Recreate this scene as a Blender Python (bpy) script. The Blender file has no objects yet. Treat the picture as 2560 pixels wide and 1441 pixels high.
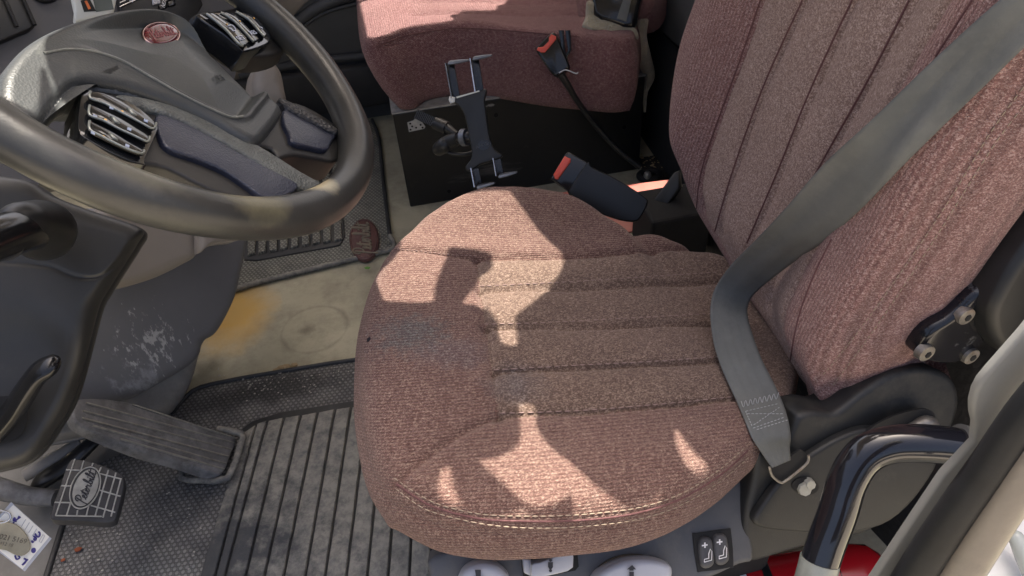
import bpy, bmesh, math, random
import numpy as np
from mathutils import Vector, Matrix, noise
from mathutils.bvhtree import BVHTree
from mathutils.geometry import tessellate_polygon
R=math.radians; random.seed(3)
SC=bpy.context.scene; COL=SC.collection
# ------------------------------------------------------------------ camera
F=1800.; PITCH=R(42); ROLL=R(-4.8); YAW=R(8); C0=Vector((0,0,1.07))
fw=Vector((math.sin(YAW)*math.cos(PITCH),math.cos(YAW)*math.cos(PITCH),-math.sin(PITCH)))
_r=Vector((math.cos(YAW),-math.sin(YAW),0)); _u=_r.cross(fw)
cr=_r*math.cos(ROLL)+_u*math.sin(ROLL); cu=-_r*math.sin(ROLL)+_u*math.cos(ROLL)
cam=bpy.data.cameras.new('camera'); co=bpy.data.objects.new('camera',cam); COL.objects.link(co)
cam.sensor_width=36; cam.lens=F/2560*36; cam.clip_start=.02; cam.clip_end=500
m=Matrix((cr,cu,-fw)).transposed().to_4x4(); m.translation=C0; co.matrix_world=m; SC.camera=co
# ------------------------------------------------------------------ light
SUN=Vector((.16,.42,.90)).normalized()          # direction towards the sun
W=bpy.data.worlds.new('World'); SC.world=W; W.use_nodes=True
nt=W.node_tree; sk=nt.nodes.new('ShaderNodeTexSky'); sk.sky_type='NISHITA'; sk.sun_disc=False
sk.sun_elevation=math.asin(SUN.z); sk.sun_rotation=math.atan2(SUN.x,SUN.y); sk.air_density=.7; sk.dust_density=9; sk.ozone_density=0
bg=nt.nodes['Background']; nt.links.new(sk.outputs[0],bg.inputs[0]); bg.inputs[1].default_value=.15
sl=bpy.data.lights.new('sun','SUN'); sl.energy=5.0; sl.angle=R(.4); sl.color=(1,.93,.82)
so=bpy.data.objects.new('sun',sl); COL.objects.link(so); so.rotation_euler=(-SUN).to_track_quat('-Z','Y').to_euler(); so.location=(0,0,5)
SC.view_settings.view_transform='Standard'; SC.view_settings.look='None'; SC.view_settings.gamma=1
SC.view_settings.use_curve_mapping=False; SC.view_settings.exposure=1.38
# ------------------------------------------------------------------ projection helpers
def ray(x,y): return fw+cr*((x-1280)/F)-cu*((y-720)/F)
def atd(x,y,t): return C0+ray(x,y)*t
def atz(x,y,z): d=ray(x,y); return C0+d*((z-C0.z)/d.z)
def aty(x,y,Y): d=ray(x,y); return C0+d*((Y-C0.y)/d.y)
def atx(x,y,X): d=ray(x,y); return C0+d*((X-C0.x)/d.x)
def proj(p):
    d=p-C0; z=d.dot(fw); return (1280+F*d.dot(cr)/z, 720-F*d.dot(cu)/z)
class Pl:
    def __init__(s,P,n):
        s.P=Vector(P); s.n=Vector(n).normalized()
        up=Vector((0,0,1)) if abs(s.n.z)<.95 else Vector((0,1,0))
        s.a=up.cross(s.n).normalized(); s.b=s.n.cross(s.a)
    def px(s,x,y,h=0):
        d=ray(x,y); P=s.P+s.n*h; q=C0+d*((P-C0).dot(s.n)/d.dot(s.n))-s.P
        return (q.dot(s.a),q.dot(s.b))
    def pxs(s,L,h=0): return [s.px(x,y,h) for x,y in L]
    def w(s,u,v,h=0): return s.P+s.a*u+s.b*v+s.n*h
    def off(s,h): q=Pl(s.P+s.n*h,s.n); return q
def smooth(L,n=6,closed=True):
    L=[tuple(p) for p in L]; N=len(L); out=[]
    for i in range(N if closed else N-1):
        g=lambda k: L[k%N] if closed else L[min(max(k,0),N-1)]
        p0,p1,p2,p3=g(i-1),g(i),g(i+1),g(i+2)
        for k in range(n):
            t=k/n
            out.append(tuple(.5*((2*b)+(-a+c)*t+(2*a-5*b+4*c-d)*t*t+(-a+3*b-3*c+d)*t**3) for a,b,c,d in zip(p0,p1,p2,p3)))
    if not closed: out.append(L[-1])
    return out
def resample(L,n,closed=True):
    A=np.array(L,float); B=np.vstack([A,A[:1]]) if closed else A
    s=np.r_[0,np.cumsum(np.linalg.norm(np.diff(B,axis=0),axis=1))]
    t=np.linspace(0,s[-1],n+(1 if closed else 0)); 
    Q=np.stack([np.interp(t,s,B[:,k]) for k in range(B.shape[1])],1)
    return Q[:-1] if closed else Q
def polydist(P,L,closed=False):
    A=np.array(L,float); B=np.roll(A,-1,0) if closed else A[1:]; A=A if closed else A[:-1]
    best=np.full(len(P),1e9)
    for a,b in zip(A,B):
        d=b-a; t=np.clip(((P-a)@d)/max(d@d,1e-12),0,1); best=np.minimum(best,np.linalg.norm(P-a-t[:,None]*d,axis=1))
    return best
def inside(P,L):
    A=np.array(L,float); r=np.zeros(len(P),bool); j=len(A)-1
    for i in range(len(A)):
        xi,yi=A[i]; xj,yj=A[j]
        c=((yi>P[:,1])!=(yj>P[:,1]))&(P[:,0]<(xj-xi)*(P[:,1]-yi)/((yj-yi) or 1e-12)+xi); r^=c; j=i
    return r
def sst(x): x=np.clip(x,0,1); return x*x*(3-2*x)
# ------------------------------------------------------------------ object helpers
def link(o,mat=None,parent=None):
    COL.objects.link(o)
    if mat is not None:
        for mm in (mat if isinstance(mat,(list,tuple)) else [mat]): o.data.materials.append(mm)
    if parent is not None: child(o,parent)
    return o
def wloc(o):
    v=Vector(o.location)
    return v
def child(o,p):
    o.parent=p
    # every thing sits unrotated; parts are built in world coordinates
    o.matrix_parent_inverse=Matrix.Translation(-Vector(p.get('_w',(0,0,0))))
def mesh(name,V,Fc,mat,parent=None,smoothf=True,label=None):
    me=bpy.data.meshes.new(name); me.from_pydata([tuple(v) for v in V],[],[tuple(f) for f in Fc]); me.update()
    bm=bmesh.new(); bm.from_mesh(me); bmesh.ops.recalc_face_normals(bm,faces=bm.faces); bm.to_mesh(me); bm.free()
    if smoothf: me.polygons.foreach_set('use_smooth',[True]*len(me.polygons))
    o=link(bpy.data.objects.new(name,me),mat,parent)
    if label: o['label']=label
    return o
def thing(name,loc,label,cat,group=None):
    o=bpy.data.objects.new(name,None); COL.objects.link(o); o.location=Vector(loc); o['_w']=tuple(loc)
    o.empty_display_size=.05; return tag(o,label,cat,group)
def tag(o,label,cat,group=None,kind=None):
    if label: o['label']=label
    if cat: o['category']=cat
    if group: o['group']=group
    if kind: o['kind']=kind
    return o
def struct(o): o['kind']='structure'; return o
def plate(name,pl,out,th,mat,parent=None,bev=.002,h=0,seg=2,label=None,holes=()):
    """flat outline in plane pl, top at height h, thickness th behind it"""
    if holes:
        loops=[list(out)]+[list(x) for x in holes]
        tri=tessellate_polygon([[Vector((x,y,0)) for x,y in L] for L in loops])
        flat=[p for L in loops for p in L]; n=len(flat)
        V=[pl.w(u,v,h) for u,v in flat]+[pl.w(u,v,h-th) for u,v in flat]
        Fc=[tuple(t) for t in tri]+[tuple(i+n for i in reversed(t)) for t in tri]; k=0
        for L in loops:
            for i in range(len(L)): a=k+i; b=k+(i+1)%len(L); Fc.append((a,b,b+n,a+n))
            k+=len(L)
        return mesh(name,V,Fc,mat,parent,False,label)
    bm=bmesh.new(); vs=[bm.verts.new(pl.w(u,v,h)) for u,v in out]; f=bm.faces.new(vs)
    f.normal_update()
    if f.normal.dot(pl.n)<0: f.normal_flip()
    ex=bmesh.ops.extrude_face_region(bm,geom=[f]); nv=[g for g in ex['geom'] if isinstance(g,bmesh.types.BMVert)]
    bmesh.ops.translate(bm,vec=-pl.n*th,verts=nv)
    tops=[e for e in bm.edges if all(abs((v.co-pl.P).dot(pl.n)-h)<1e-6 for v in e.verts)]
    if bev>0:
        try: bmesh.ops.bevel(bm,geom=tops,offset=min(bev,th*.45),segments=seg,affect='EDGES',profile=.5,clamp_overlap=True)
        except Exception: pass
    bmesh.ops.recalc_face_normals(bm,faces=bm.faces)
    me=bpy.data.meshes.new(name); bm.to_mesh(me); bm.free()
    for p in me.polygons: p.use_smooth=len(p.vertices)<=4
    try: me.set_sharp_from_angle(angle=R(50))
    except Exception: pass
    o=link(bpy.data.objects.new(name,me),mat,parent)
    if label: o['label']=label
    return o
def pillow(name,pl,out,mat,parent=None,N=200,Rn=40,edge=.02,side=((0,0),),hf=None,matf=None,label=None,disp=None,cen=None,exact=False):
    """dense polar surface: out=outline(2D); edge=rounding radius; side=[(outward,down)...]; hf(P)->height"""
    O=resample(out,N); c=np.array(cen) if cen is not None else O.mean(0)
    rr=1-(np.linspace(1,0,Rn))**1.0; rr=np.sin(rr*np.pi/2)**.9
    rings=[]; 
    nx=np.roll(O,-1,0)-np.roll(O,1,0); nrm=np.stack([nx[:,1],-nx[:,0]],1); nrm/=np.linalg.norm(nrm,axis=1)[:,None]+1e-12
    area=.5*np.sum(O[:,0]*np.roll(O[:,1],-1)-O[:,1]*np.roll(O[:,0],-1))
    if area<0: nrm=-nrm
    allP=[];allH=[]
    for r in rr[1:]:
        P=c+(O-c)*r
        e=(1-r)*np.linalg.norm(O-c,axis=1); t=np.clip(e/edge,0,1)
        if exact: t=np.clip(polydist(P,O[::3],True)/edge,0,1)
        drop=edge*(1-np.sqrt(np.clip(1-(1-t)**2,0,1))) if edge>0 else 0
        H=-drop*.9+(hf(P) if hf is not None else 0)
        allP.append(P); allH.append(H)
    base=allH[-1]
    for o_,d_ in side: 
        allP.append(O+nrm*o_); allH.append(base-d_)
    P=np.vstack([c[None]]+allP); H=np.r_[hf(c[None])[0] if hf is not None else 0,np.concatenate([np.broadcast_to(h,(N,)) for h in allH])]
    V=np.array(pl.P)+P[:,:1]*np.array(pl.a)+P[:,1:]*np.array(pl.b)+H[:,None]*np.array(pl.n)
    if disp is not None: V=disp(V)
    Fc=[(0,1+i,1+(i+1)%N) for i in range(N)]
    for k in range(len(allP)-1):
        a=1+k*N; b=a+N
        Fc+= [(a+i,b+i,b+(i+1)%N,a+(i+1)%N) for i in range(N)]
    o=mesh(name,V,Fc,mat,parent,True,label)
    if matf is not None:
        me=o.data
        cc=np.array([np.mean([P[v] for v in p.vertices],0) for p in me.polygons]); depth=np.array([max(p.vertices) for p in me.polygons])
        idx=matf(cc); idx[depth>=1+(Rn-1)*N]=0
        me.polygons.foreach_set('material_index',idx.astype(int))
    return o
def frame_along(P):
    T=[(P[min(i+1,len(P)-1)]-P[max(i-1,0)]).normalized() for i in range(len(P))]
    ref=Vector((0,0,1)) if abs(T[0].z)<.9 else Vector((1,0,0)); out=[]
    nrm=(ref-T[0]*ref.dot(T[0])).normalized()
    for t in T:
        nrm=(nrm-t*nrm.dot(t)).normalized(); out.append((t,nrm,t.cross(nrm)))
    return out
def tube(name,pts,rad,mat,parent=None,seg=16,sub=6,closed=False,flat=1,label=None,caps=True,rounded=False):
    pts=[tuple(p) for p in pts]; rs=rad if isinstance(rad,(list,tuple)) else [rad]*len(pts)
    S=smooth([p+(r,) for p,r in zip(pts,rs)],sub,closed) if sub>1 else [p+(r,) for p,r in zip(pts,rs)]
    P=[Vector(s[:3]) for s in S]; Rr=[s[3] for s in S]
    if rounded:
        for e in (0,-1):
            pass
    fr=frame_along(P); V=[];Fc=[];n=len(P)
    for p,(t,a,b),r in zip(P,fr,Rr):
        for k in range(seg):
            th=2*math.pi*k/seg; V.append(p+a*math.cos(th)*r*flat+b*math.sin(th)*r)
    for i in range(n-(0 if closed else 1)):
        j=(i+1)%n
        for k in range(seg): Fc.append((i*seg+k,i*seg+(k+1)%seg,j*seg+(k+1)%seg,j*seg+k))
    if not closed and caps:
        if rounded:
            for e,sg in ((0,-1),(n-1,1)):
                t,a,b=fr[e]; prev=[e*seg+k for k in range(seg)]
                for q in (.45,.8,.97):
                    base=len(V); rr=Rr[e]*math.sqrt(1-q*q)
                    for k in range(seg):
                        th=2*math.pi*k/seg; V.append(P[e]+t*sg*Rr[e]*q+a*math.cos(th)*rr*flat+b*math.sin(th)*rr)
                    cur=list(range(base,base+seg))
                    Fc+=[(prev[k],prev[(k+1)%seg],cur[(k+1)%seg],cur[k]) for k in range(seg)]; prev=cur
                Fc.append(tuple(prev))
        else:
            Fc.append(tuple(range(seg-1,-1,-1))); Fc.append(tuple((n-1)*seg+k for k in range(seg)))
    o=mesh(name,V,Fc,mat,parent,True,label)
    if not rounded:
        try: o.data.set_sharp_from_angle(angle=R(60))
        except Exception: pass
    return o
def join_meshes(name,objs,mat,parent=None,label=None):
    bm=bmesh.new()
    for o in objs: bm.from_mesh(o.data)
    me=bpy.data.meshes.new(name); bm.to_mesh(me); bm.free()
    for o in objs: bpy.data.objects.remove(o)
    o=link(bpy.data.objects.new(name,me),mat,parent)
    if label: o['label']=label
    return o
def box(name,c,s,mat,parent=None,bev=.003,rot=None,label=None):
    bm=bmesh.new(); bmesh.ops.create_cube(bm,size=1); bmesh.ops.scale(bm,vec=s,verts=bm.verts)
    if bev: bmesh.ops.bevel(bm,geom=bm.edges[:],offset=bev,segments=2,affect='EDGES',profile=.5)
    M=Matrix.Translation(c)@(rot.to_4x4() if rot else Matrix.Identity(4)); bm.transform(M)
    me=bpy.data.meshes.new(name); bm.to_mesh(me); bm.free()
    for p in me.polygons: p.use_smooth=False
    o=link(bpy.data.objects.new(name,me),mat,parent)
    if label: o['label']=label
    return o
def ell(cx,cy,a,b,ang=0,n=40):
    c,s=math.cos(ang),math.sin(ang)
    return [(cx+a*math.cos(t)*c-b*math.sin(t)*s, cy+a*math.cos(t)*s+b*math.sin(t)*c) for t in [2*math.pi*k/n for k in range(n)]]
def bvh(o): 
    me=o.data; return BVHTree.FromPolygons([v.co.copy() for v in me.vertices],[tuple(p.vertices) for p in me.polygons])
def hit(bs,x,y):
    d=ray(x,y).normalized(); best=None
    for b in bs:
        l,n,i,t=b.ray_cast(C0,d)
        if l is not None and (best is None or t<best[2]): best=(l,n,t)
    return best
def stitches(name,bs,pxl,mat,parent,dash=.0065,gap=.0035,r=.0008,lift=.0006,cont=False):
    S=resample(smooth(pxl,10,False),max(8,int(sum(math.dist(a,b) for a,b in zip(pxl,pxl[1:]))/3)),False)
    P=[]
    for x,y in S:
        h=hit(bs,x,y)
        if h:
            n=h[1] if h[1].dot(fw)<0 else -h[1]; P.append(h[0]+n*lift)
    if len(P)<3: return None
    A=np.array(P); L=np.r_[0,np.cumsum(np.linalg.norm(np.diff(A,axis=0),axis=1))]; objs=[]; s=0
    if cont: return tube(name,P,r,mat,parent,seg=6,sub=1)
    while s+dash<L[-1]:
        t=np.linspace(s,s+dash,4); q=np.stack([np.interp(t,L,A[:,k]) for k in range(3)],1)
        objs.append(tube('s',q,[r*.4,r,r,r*.4],mat,None,seg=5,sub=1)); s+=dash+gap
    return join_meshes(name,objs,mat,parent)
PB=[[(.35,-.6),(.45,.6),(.75,2.0)],[(.25,1.5),(.25,2.0),(.75,2.35),(1.35,2.1),(1.4,1.5),(.95,1.05),(.5,1.05)],
 [(1.2,.1),(1.5,.45),(1.85,.75),(1.75,1.02),(1.5,.9),(1.45,.4),(1.7,.0),(2.05,.25),(2.3,.9),(2.6,1.8),(2.4,.6),(2.5,.0),(2.85,.2),(3.1,.5),(3.4,.8),(3.3,1.02),(3.05,.9),(3.0,.4),(3.25,0),(3.6,.4),(3.85,1.1),(4.0,.85),(4.3,.9),(4.25,.4),(4.4,.0),(4.7,.3),(5.1,1.3),(5.2,2.0),(5.0,2.15),(4.87,1.7),(4.87,.3),(5.15,0),(5.45,.3),(5.4,.8),(5.2,.8),(5.6,.7),(5.85,.9),(5.8,.3),(5.95,0),(6.15,.2),(6.5,1.1),(6.7,2.0),(6.5,2.2),(6.38,1.7),(6.38,.3),(6.55,0),(6.8,.3),(7.1,1.0),(7.3,1.8),(7.15,.6),(7.25,0),(7.7,.25)],
 [(2.2,1.3),(2.95,1.35)],[(6.9,1.3),(7.8,1.4)],[(5.93,1.35),(5.97,1.42)]]
def script_word(name,pl,cx,cy,width,ang,mat,parent,h=.001,thick=None,ysc=1.0,shear=.3):
    s=width/7.8; c,sn=math.cos(ang),math.sin(ang); objs=[]
    for st in PB:
        q=[]
        for x,y in st:
            X=(x+y*shear-4.1)*s; Y=(y-.95)*s*ysc; q.append(pl.w(cx+X*c-Y*sn,cy+X*sn+Y*c,h))
        objs.append(tube('w',q,thick or s*.14,mat,None,seg=6,sub=4 if len(q)>2 else 1,rounded=True))
    return join_meshes(name,objs,mat,parent)
def text(name,s,pl,cx,cy,size,ang,mat,parent,h=.001,shear=0,th=.0003):
    cu_=bpy.data.curves.new(name,'FONT'); cu_.body=s; cu_.size=size; cu_.align_x='CENTER'; cu_.align_y='CENTER'; cu_.extrude=th; cu_.shear=shear
    o=bpy.data.objects.new(name,cu_); COL.objects.link(o); dg=bpy.context.evaluated_depsgraph_get(); me=bpy.data.meshes.new_from_object(o.evaluated_get(dg))
    bpy.data.objects.remove(o); c,sn=math.cos(ang),math.sin(ang)
    for v in me.vertices:
        x,y,z=v.co; v.co=pl.w(cx+x*c-y*sn,cy+x*sn+y*c,h+z)
    me.materials.clear(); return link(bpy.data.objects.new(name,me),mat,parent)
# ------------------------------------------------------------------ materials
def mat(name,col,rough=.5,metal=0,bump=None,var=None,dust=None,patches=(),coat=0,spec=.5,sheen=0,bump2=None,em=None):
    M=bpy.data.materials.new(name); M.use_nodes=True; nt=M.node_tree; N=nt.nodes; L=nt.links
    p=N['Principled BSDF']; p.inputs['Roughness'].default_value=rough; p.inputs['Metallic'].default_value=metal
    p.inputs['Coat Weight'].default_value=coat; p.inputs['Coat Roughness'].default_value=.1; p.inputs['Specular IOR Level'].default_value=spec
    if sheen: p.inputs['Sheen Weight'].default_value=sheen; p.inputs['Sheen Roughness'].default_value=.5
    tc=N.new('ShaderNodeTexCoord'); co_=tc.outputs['Object']
    def nz(scale,detail=4,rg=.6,stretch=None):
        n=N.new('ShaderNodeTexNoise'); n.inputs['Scale'].default_value=scale; n.inputs['Detail'].default_value=detail; n.inputs['Roughness'].default_value=rg
        if stretch:
            mp=N.new('ShaderNodeMapping'); mp.inputs['Scale'].default_value=stretch[0]; mp.inputs['Rotation'].default_value=stretch[1]; L.new(co_,mp.inputs[0]); L.new(mp.outputs[0],n.inputs['Vector'])
        else: L.new(co_,n.inputs['Vector'])
        return n.outputs['Fac']
    def mr(x,a,b,c=0,d=1):
        n=N.new('ShaderNodeMapRange'); n.inputs[1].default_value=a; n.inputs[2].default_value=b; n.inputs[3].default_value=c; n.inputs[4].default_value=d; L.new(x,n.inputs[0]); return n.outputs[0]
    def mix(f,a,b):
        n=N.new('ShaderNodeMix'); n.data_type='RGBA'
        if isinstance(f,float): n.inputs[0].default_value=f
        else: L.new(f,n.inputs[0])
        for s,v in ((6,a),(7,b)):
            if isinstance(v,tuple): n.inputs[s].default_value=(*v,1)
            else: L.new(v,n.inputs[s])
        return n.outputs[2]
    def mul(a,b,op='MULTIPLY'):
        n=N.new('ShaderNodeMath'); n.operation=op
        for i,v in enumerate((a,b)):
            if isinstance(v,(int,float)): n.inputs[i].default_value=v
            else: L.new(v,n.inputs[i])
        return n.outputs[0]
    M['_']=1
    c=tuple(col)
    if var:
        f=mr(nz(var[0],6,.65),.3,.7); c=mix(f,tuple(x*(1-var[1]) for x in col),tuple(min(1,x*(1+var[1])) for x in col))
        f2=mr(nz(var[0]*.2,3),.3,.7); c=mix(mul(f2,.4),c,tuple(x*(1-var[1]*.6) for x in col))
    rsock=None
    if dust:
        f=mr(nz(dust[1],8,.75),dust[2],dust[2]+.25,0,dust[3]); c=mix(f,c,tuple(dust[0])); rsock=mr(f,0,1,rough,min(1,rough+.4))
    for pt in patches:
        cen,rad,pc,sc,k,thr,soft,amt=pt[:8]
        s=N.new('ShaderNodeVectorMath'); s.operation='SUBTRACT'; L.new(co_,s.inputs[0]); s.inputs[1].default_value=cen
        d=N.new('ShaderNodeVectorMath'); d.operation='DIVIDE'; L.new(s.outputs[0],d.inputs[0]); d.inputs[1].default_value=rad
        ln=N.new('ShaderNodeVectorMath'); ln.operation='LENGTH'; L.new(d.outputs[0],ln.inputs[0])
        m_=mr(ln.outputs['Value'],1,0)
        if len(pt)>8 and pt[8]=='ring': m_=mr(mul(mul(ln.outputs['Value'],.8,'SUBTRACT'),0,'ADD'),-.18,.0); 
        if len(pt)>8 and pt[8]=='ring':
            q=mul(ln.outputs['Value'],.82,'SUBTRACT'); a_=N.new('ShaderNodeMath'); a_.operation='ABSOLUTE'; L.new(q,a_.inputs[0]); m_=mr(a_.outputs[0],.18,0)
        st=pt[8] if len(pt)>8 and pt[8]!='ring' else None
        v=mul(m_,mul(mul(nz(sc,7,.7,st),.5,'SUBTRACT'),k),'ADD')
        v=mul(v,mr(m_,0,.15)) 
        f=mr(v,thr,thr+soft,0,amt); c=mix(f,c,tuple(pc))
    if isinstance(c,tuple): p.inputs['Base Color'].default_value=(*c,1)
    else: L.new(c,p.inputs['Base Color'])
    if rsock is not None: L.new(rsock,p.inputs['Roughness'])
    last=None
    for b in (bump,bump2):
        if b:
            n=N.new('ShaderNodeBump'); n.inputs['Strength'].default_value=b[1]; n.inputs['Distance'].default_value=b[2] if len(b)>2 else .001
            if len(b)>3 and b[3]=='v':
                v=N.new('ShaderNodeTexVoronoi'); v.inputs['Scale'].default_value=b[0]; L.new(co_,v.inputs['Vector']); L.new(v.outputs['Distance'],n.inputs['Height'])
            else: L.new(nz(b[0],4),n.inputs['Height'])
            if last: L.new(last,n.inputs['Normal'])
            last=n.outputs[0]
    if last: L.new(last,p.inputs['Normal'])
    return M
def fabric(name,dark,mid,light,patches=(),rows=None,sc=330,tint=(.5,.3,.25)):
    M=mat(name,mid,.95,0,patches=patches,sheen=.25,spec=.2,var=(6,.12)); nt=M.node_tree; N=nt.nodes; L=nt.links; p=N['Principled BSDF']
    p.inputs['Sheen Tint'].default_value=(1,.8,.75,1)
    tc=N.new('ShaderNodeTexCoord'); base=None
    for l in list(nt.links):
        if l.to_socket==p.inputs['Base Color']: base=l.from_socket
    v=N.new('ShaderNodeTexVoronoi'); v.inputs['Scale'].default_value=sc*3.0; mp=N.new('ShaderNodeMapping'); mp.inputs['Scale'].default_value=(.8,1.0,1.0)
    L.new(tc.outputs['Object'],mp.inputs[0]); L.new(mp.outputs[0],v.inputs['Vector'])
    n2=N.new('ShaderNodeTexNoise'); n2.inputs['Scale'].default_value=sc*1.0; n2.inputs['Detail'].default_value=2; L.new(mp.outputs[0],n2.inputs['Vector'])
    # thread colour: per-cell random brightness
    sep=N.new('ShaderNodeSeparateColor'); L.new(v.outputs['Color'],sep.inputs[0])
    def mth(op,a,b):
        n=N.new('ShaderNodeMath'); n.operation=op
        for i,x in enumerate((a,b)):
            if isinstance(x,(int,float)): n.inputs[i].default_value=x
            else: L.new(x,n.inputs[i])
        return n.outputs[0]
    t=mth('ADD',mth('MULTIPLY',sep.outputs[0],.55),mth('MULTIPLY',n2.outputs['Fac'],.6))
    rmp=N.new('ShaderNodeValToRGB'); e=rmp.color_ramp.elements; e[0].position=.12; e[0].color=(*dark,1); e[1].position=1.0; e[1].color=(*light,1)
    k=rmp.color_ramp.elements.new(.6); k.color=(*mid,1); L.new(t,rmp.inputs[0])
    # overlay patch/variation tint: base/mid ratio
    dv=N.new('ShaderNodeMix'); dv.data_type='RGBA'; dv.blend_type='DIVIDE'; dv.inputs[0].default_value=1; L.new(base,dv.inputs[6]); dv.inputs[7].default_value=(*mid,1)
    ml=N.new('ShaderNodeMix'); ml.data_type='RGBA'; ml.blend_type='MULTIPLY'; ml.inputs[0].default_value=1; L.new(rmp.outputs[0],ml.inputs[6]); L.new(dv.outputs[2],ml.inputs[7])
    L.new(ml.outputs[2],p.inputs['Base Color'])
    h=mth('SUBTRACT',mth('MULTIPLY',sep.outputs[0],.35),v.outputs['Distance'])
    if rows:
        sx=N.new('ShaderNodeSeparateXYZ'); L.new(tc.outputs['Object'],sx.inputs[0])
        acc=None
        for ax,kx in zip('XYZ',rows[0]):
            if kx: 
                q=mth('MULTIPLY',sx.outputs[ax],kx); acc=q if acc is None else mth('ADD',acc,q)
        acc=mth('ADD',acc,mth('MULTIPLY',n2.outputs['Fac'],.6))
        s=N.new('ShaderNodeMath'); s.operation='SINE'; L.new(acc,s.inputs[0]); h=mth('ADD',h,mth('MULTIPLY',s.outputs[0],rows[1]))
        dk=N.new('ShaderNodeMapRange'); dk.inputs[1].default_value=-1; dk.inputs[2].default_value=1; dk.inputs[3].default_value=1-rows[1]*.75; dk.inputs[4].default_value=1+rows[1]*.35; L.new(s.outputs[0],dk.inputs[0])
        vm=N.new('ShaderNodeVectorMath'); vm.operation='SCALE'; L.new(ml.outputs[2],vm.inputs[0]); L.new(dk.outputs[0],vm.inputs['Scale']); L.new(vm.outputs[0],p.inputs['Base Color'])
    b=N.new('ShaderNodeBump'); b.inputs['Strength'].default_value=.8; b.inputs['Distance'].default_value=.0012; L.new(h,b.inputs['Height']); L.new(b.outputs[0],p.inputs['Normal'])
    return M
def studs(name,col,dirt,a=.0085,rot=0,amt=.5,thr=.42):
    """rubber with a hexagonal field of small raised studs"""
    M=mat(name,col,.75,0,var=(9,.35),dust=(dirt,22,thr,amt),patches=(((-.35,1.0,0),(.25,.06,.2),(.035,.035,.035),30,1.5,.3,.4,.7),((-.5,.6,0),(.18,.16,.2),(.3,.3,.28),16,1.2,.35,.5,.6))); nt=M.node_tree; N=nt.nodes; L=nt.links; p=N['Principled BSDF']
    base=[l.from_socket for l in nt.links if l.to_socket==p.inputs['Base Color']][0]
    tc=N.new('ShaderNodeTexCoord'); mp=N.new('ShaderNodeMapping'); mp.inputs['Rotation'].default_value=(0,0,rot); L.new(tc.outputs['Object'],mp.inputs[0])
    def vm(op,x,y=None,sc=None):
        n=N.new('ShaderNodeVectorMath'); n.operation=op
        for i,q in enumerate((x,y)):
            if q is None: continue
            if isinstance(q,tuple): n.inputs[i].default_value=q
            else: L.new(q,n.inputs[i])
        return n
    cell=(a,a*1.732*.85,1); ds=[]
    for o in (0,.5):
        q=vm('DIVIDE',mp.outputs[0],cell).outputs[0]; q=vm('ADD',q,(o,o,0)).outputs[0]; q=vm('FRACTION',q).outputs[0]; q=vm('SUBTRACT',q,(.5,.5,.5)).outputs[0]
        q=vm('MULTIPLY',q,(1,1.45,0)).outputs[0]; ds.append(vm('LENGTH',q).outputs['Value'])
    mn=N.new('ShaderNodeMath'); mn.operation='MINIMUM'; L.new(ds[0],mn.inputs[0]); L.new(ds[1],mn.inputs[1])
    r=N.new('ShaderNodeValToRGB'); e=r.color_ramp.elements; e[0].position=.26; e[0].color=(1.35,)*3+(1,); e[1].position=.36; e[1].color=(.25,)*3+(1,)
    k=r.color_ramp.elements.new(.5); k.color=(.9,)*3+(1,); L.new(mn.outputs[0],r.inputs[0])
    ml=N.new('ShaderNodeMix'); ml.data_type='RGBA'; ml.blend_type='MULTIPLY'; ml.inputs[0].default_value=.85; L.new(base,ml.inputs[6]); L.new(r.outputs[0],ml.inputs[7]); L.new(ml.outputs[2],p.inputs['Base Color'])
    nn=N.new('ShaderNodeTexNoise'); nn.inputs['Scale'].default_value=260; L.new(tc.outputs['Object'],nn.inputs['Vector'])
    hh=N.new('ShaderNodeMapRange'); hh.inputs[1].default_value=.25; hh.inputs[2].default_value=.38; hh.inputs[3].default_value=1; hh.inputs[4].default_value=0; L.new(mn.outputs[0],hh.inputs[0])
    ad=N.new('ShaderNodeMath'); ad.operation='ADD'; L.new(hh.outputs[0],ad.inputs[0]); L.new(nn.outputs['Fac'],ad.inputs[1])
    b=N.new('ShaderNodeBump'); b.inputs['Strength'].default_value=.8; b.inputs['Distance'].default_value=.0012; L.new(ad.outputs[0],b.inputs['Height']); L.new(b.outputs[0],p.inputs['Normal'])
    return M
blk=mat('black_plastic',(.015,.0155,.016),.42,bump=(900,.25,.0004),var=(30,.2),dust=((.12,.11,.1),25,.58,.35))
blkgloss=mat('glossy_black_plastic',(.012,.012,.013),.18,var=(30,.2),dust=((.1,.1,.1),60,.6,.15))
blkpaint=mat('black_painted_steel',(.012,.012,.014),.3,bump=(300,.1,.0005),var=(20,.3),dust=((.16,.13,.12),35,.62,.35))
matte=mat('black_matte',(.012,.012,.013),.8,var=(15,.3))
greyp=mat('grey_lever_plastic',(.5,.51,.55),.5,bump=(800,.1,.0003),var=(20,.06),dust=((.35,.31,.24),18,.55,.35))
iconm=mat('icon_ink',(.03,.03,.035),.6)
white=mat('white_print',(.8,.8,.82),.5)
chrome=mat('worn_chrome',(.6,.6,.6),.22,1,var=(60,.15))
steel=mat('rusty_steel',(.3,.28,.25),.45,.7,var=(120,.4),dust=((.25,.13,.06),90,.5,.7))
exec_after=[]
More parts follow.
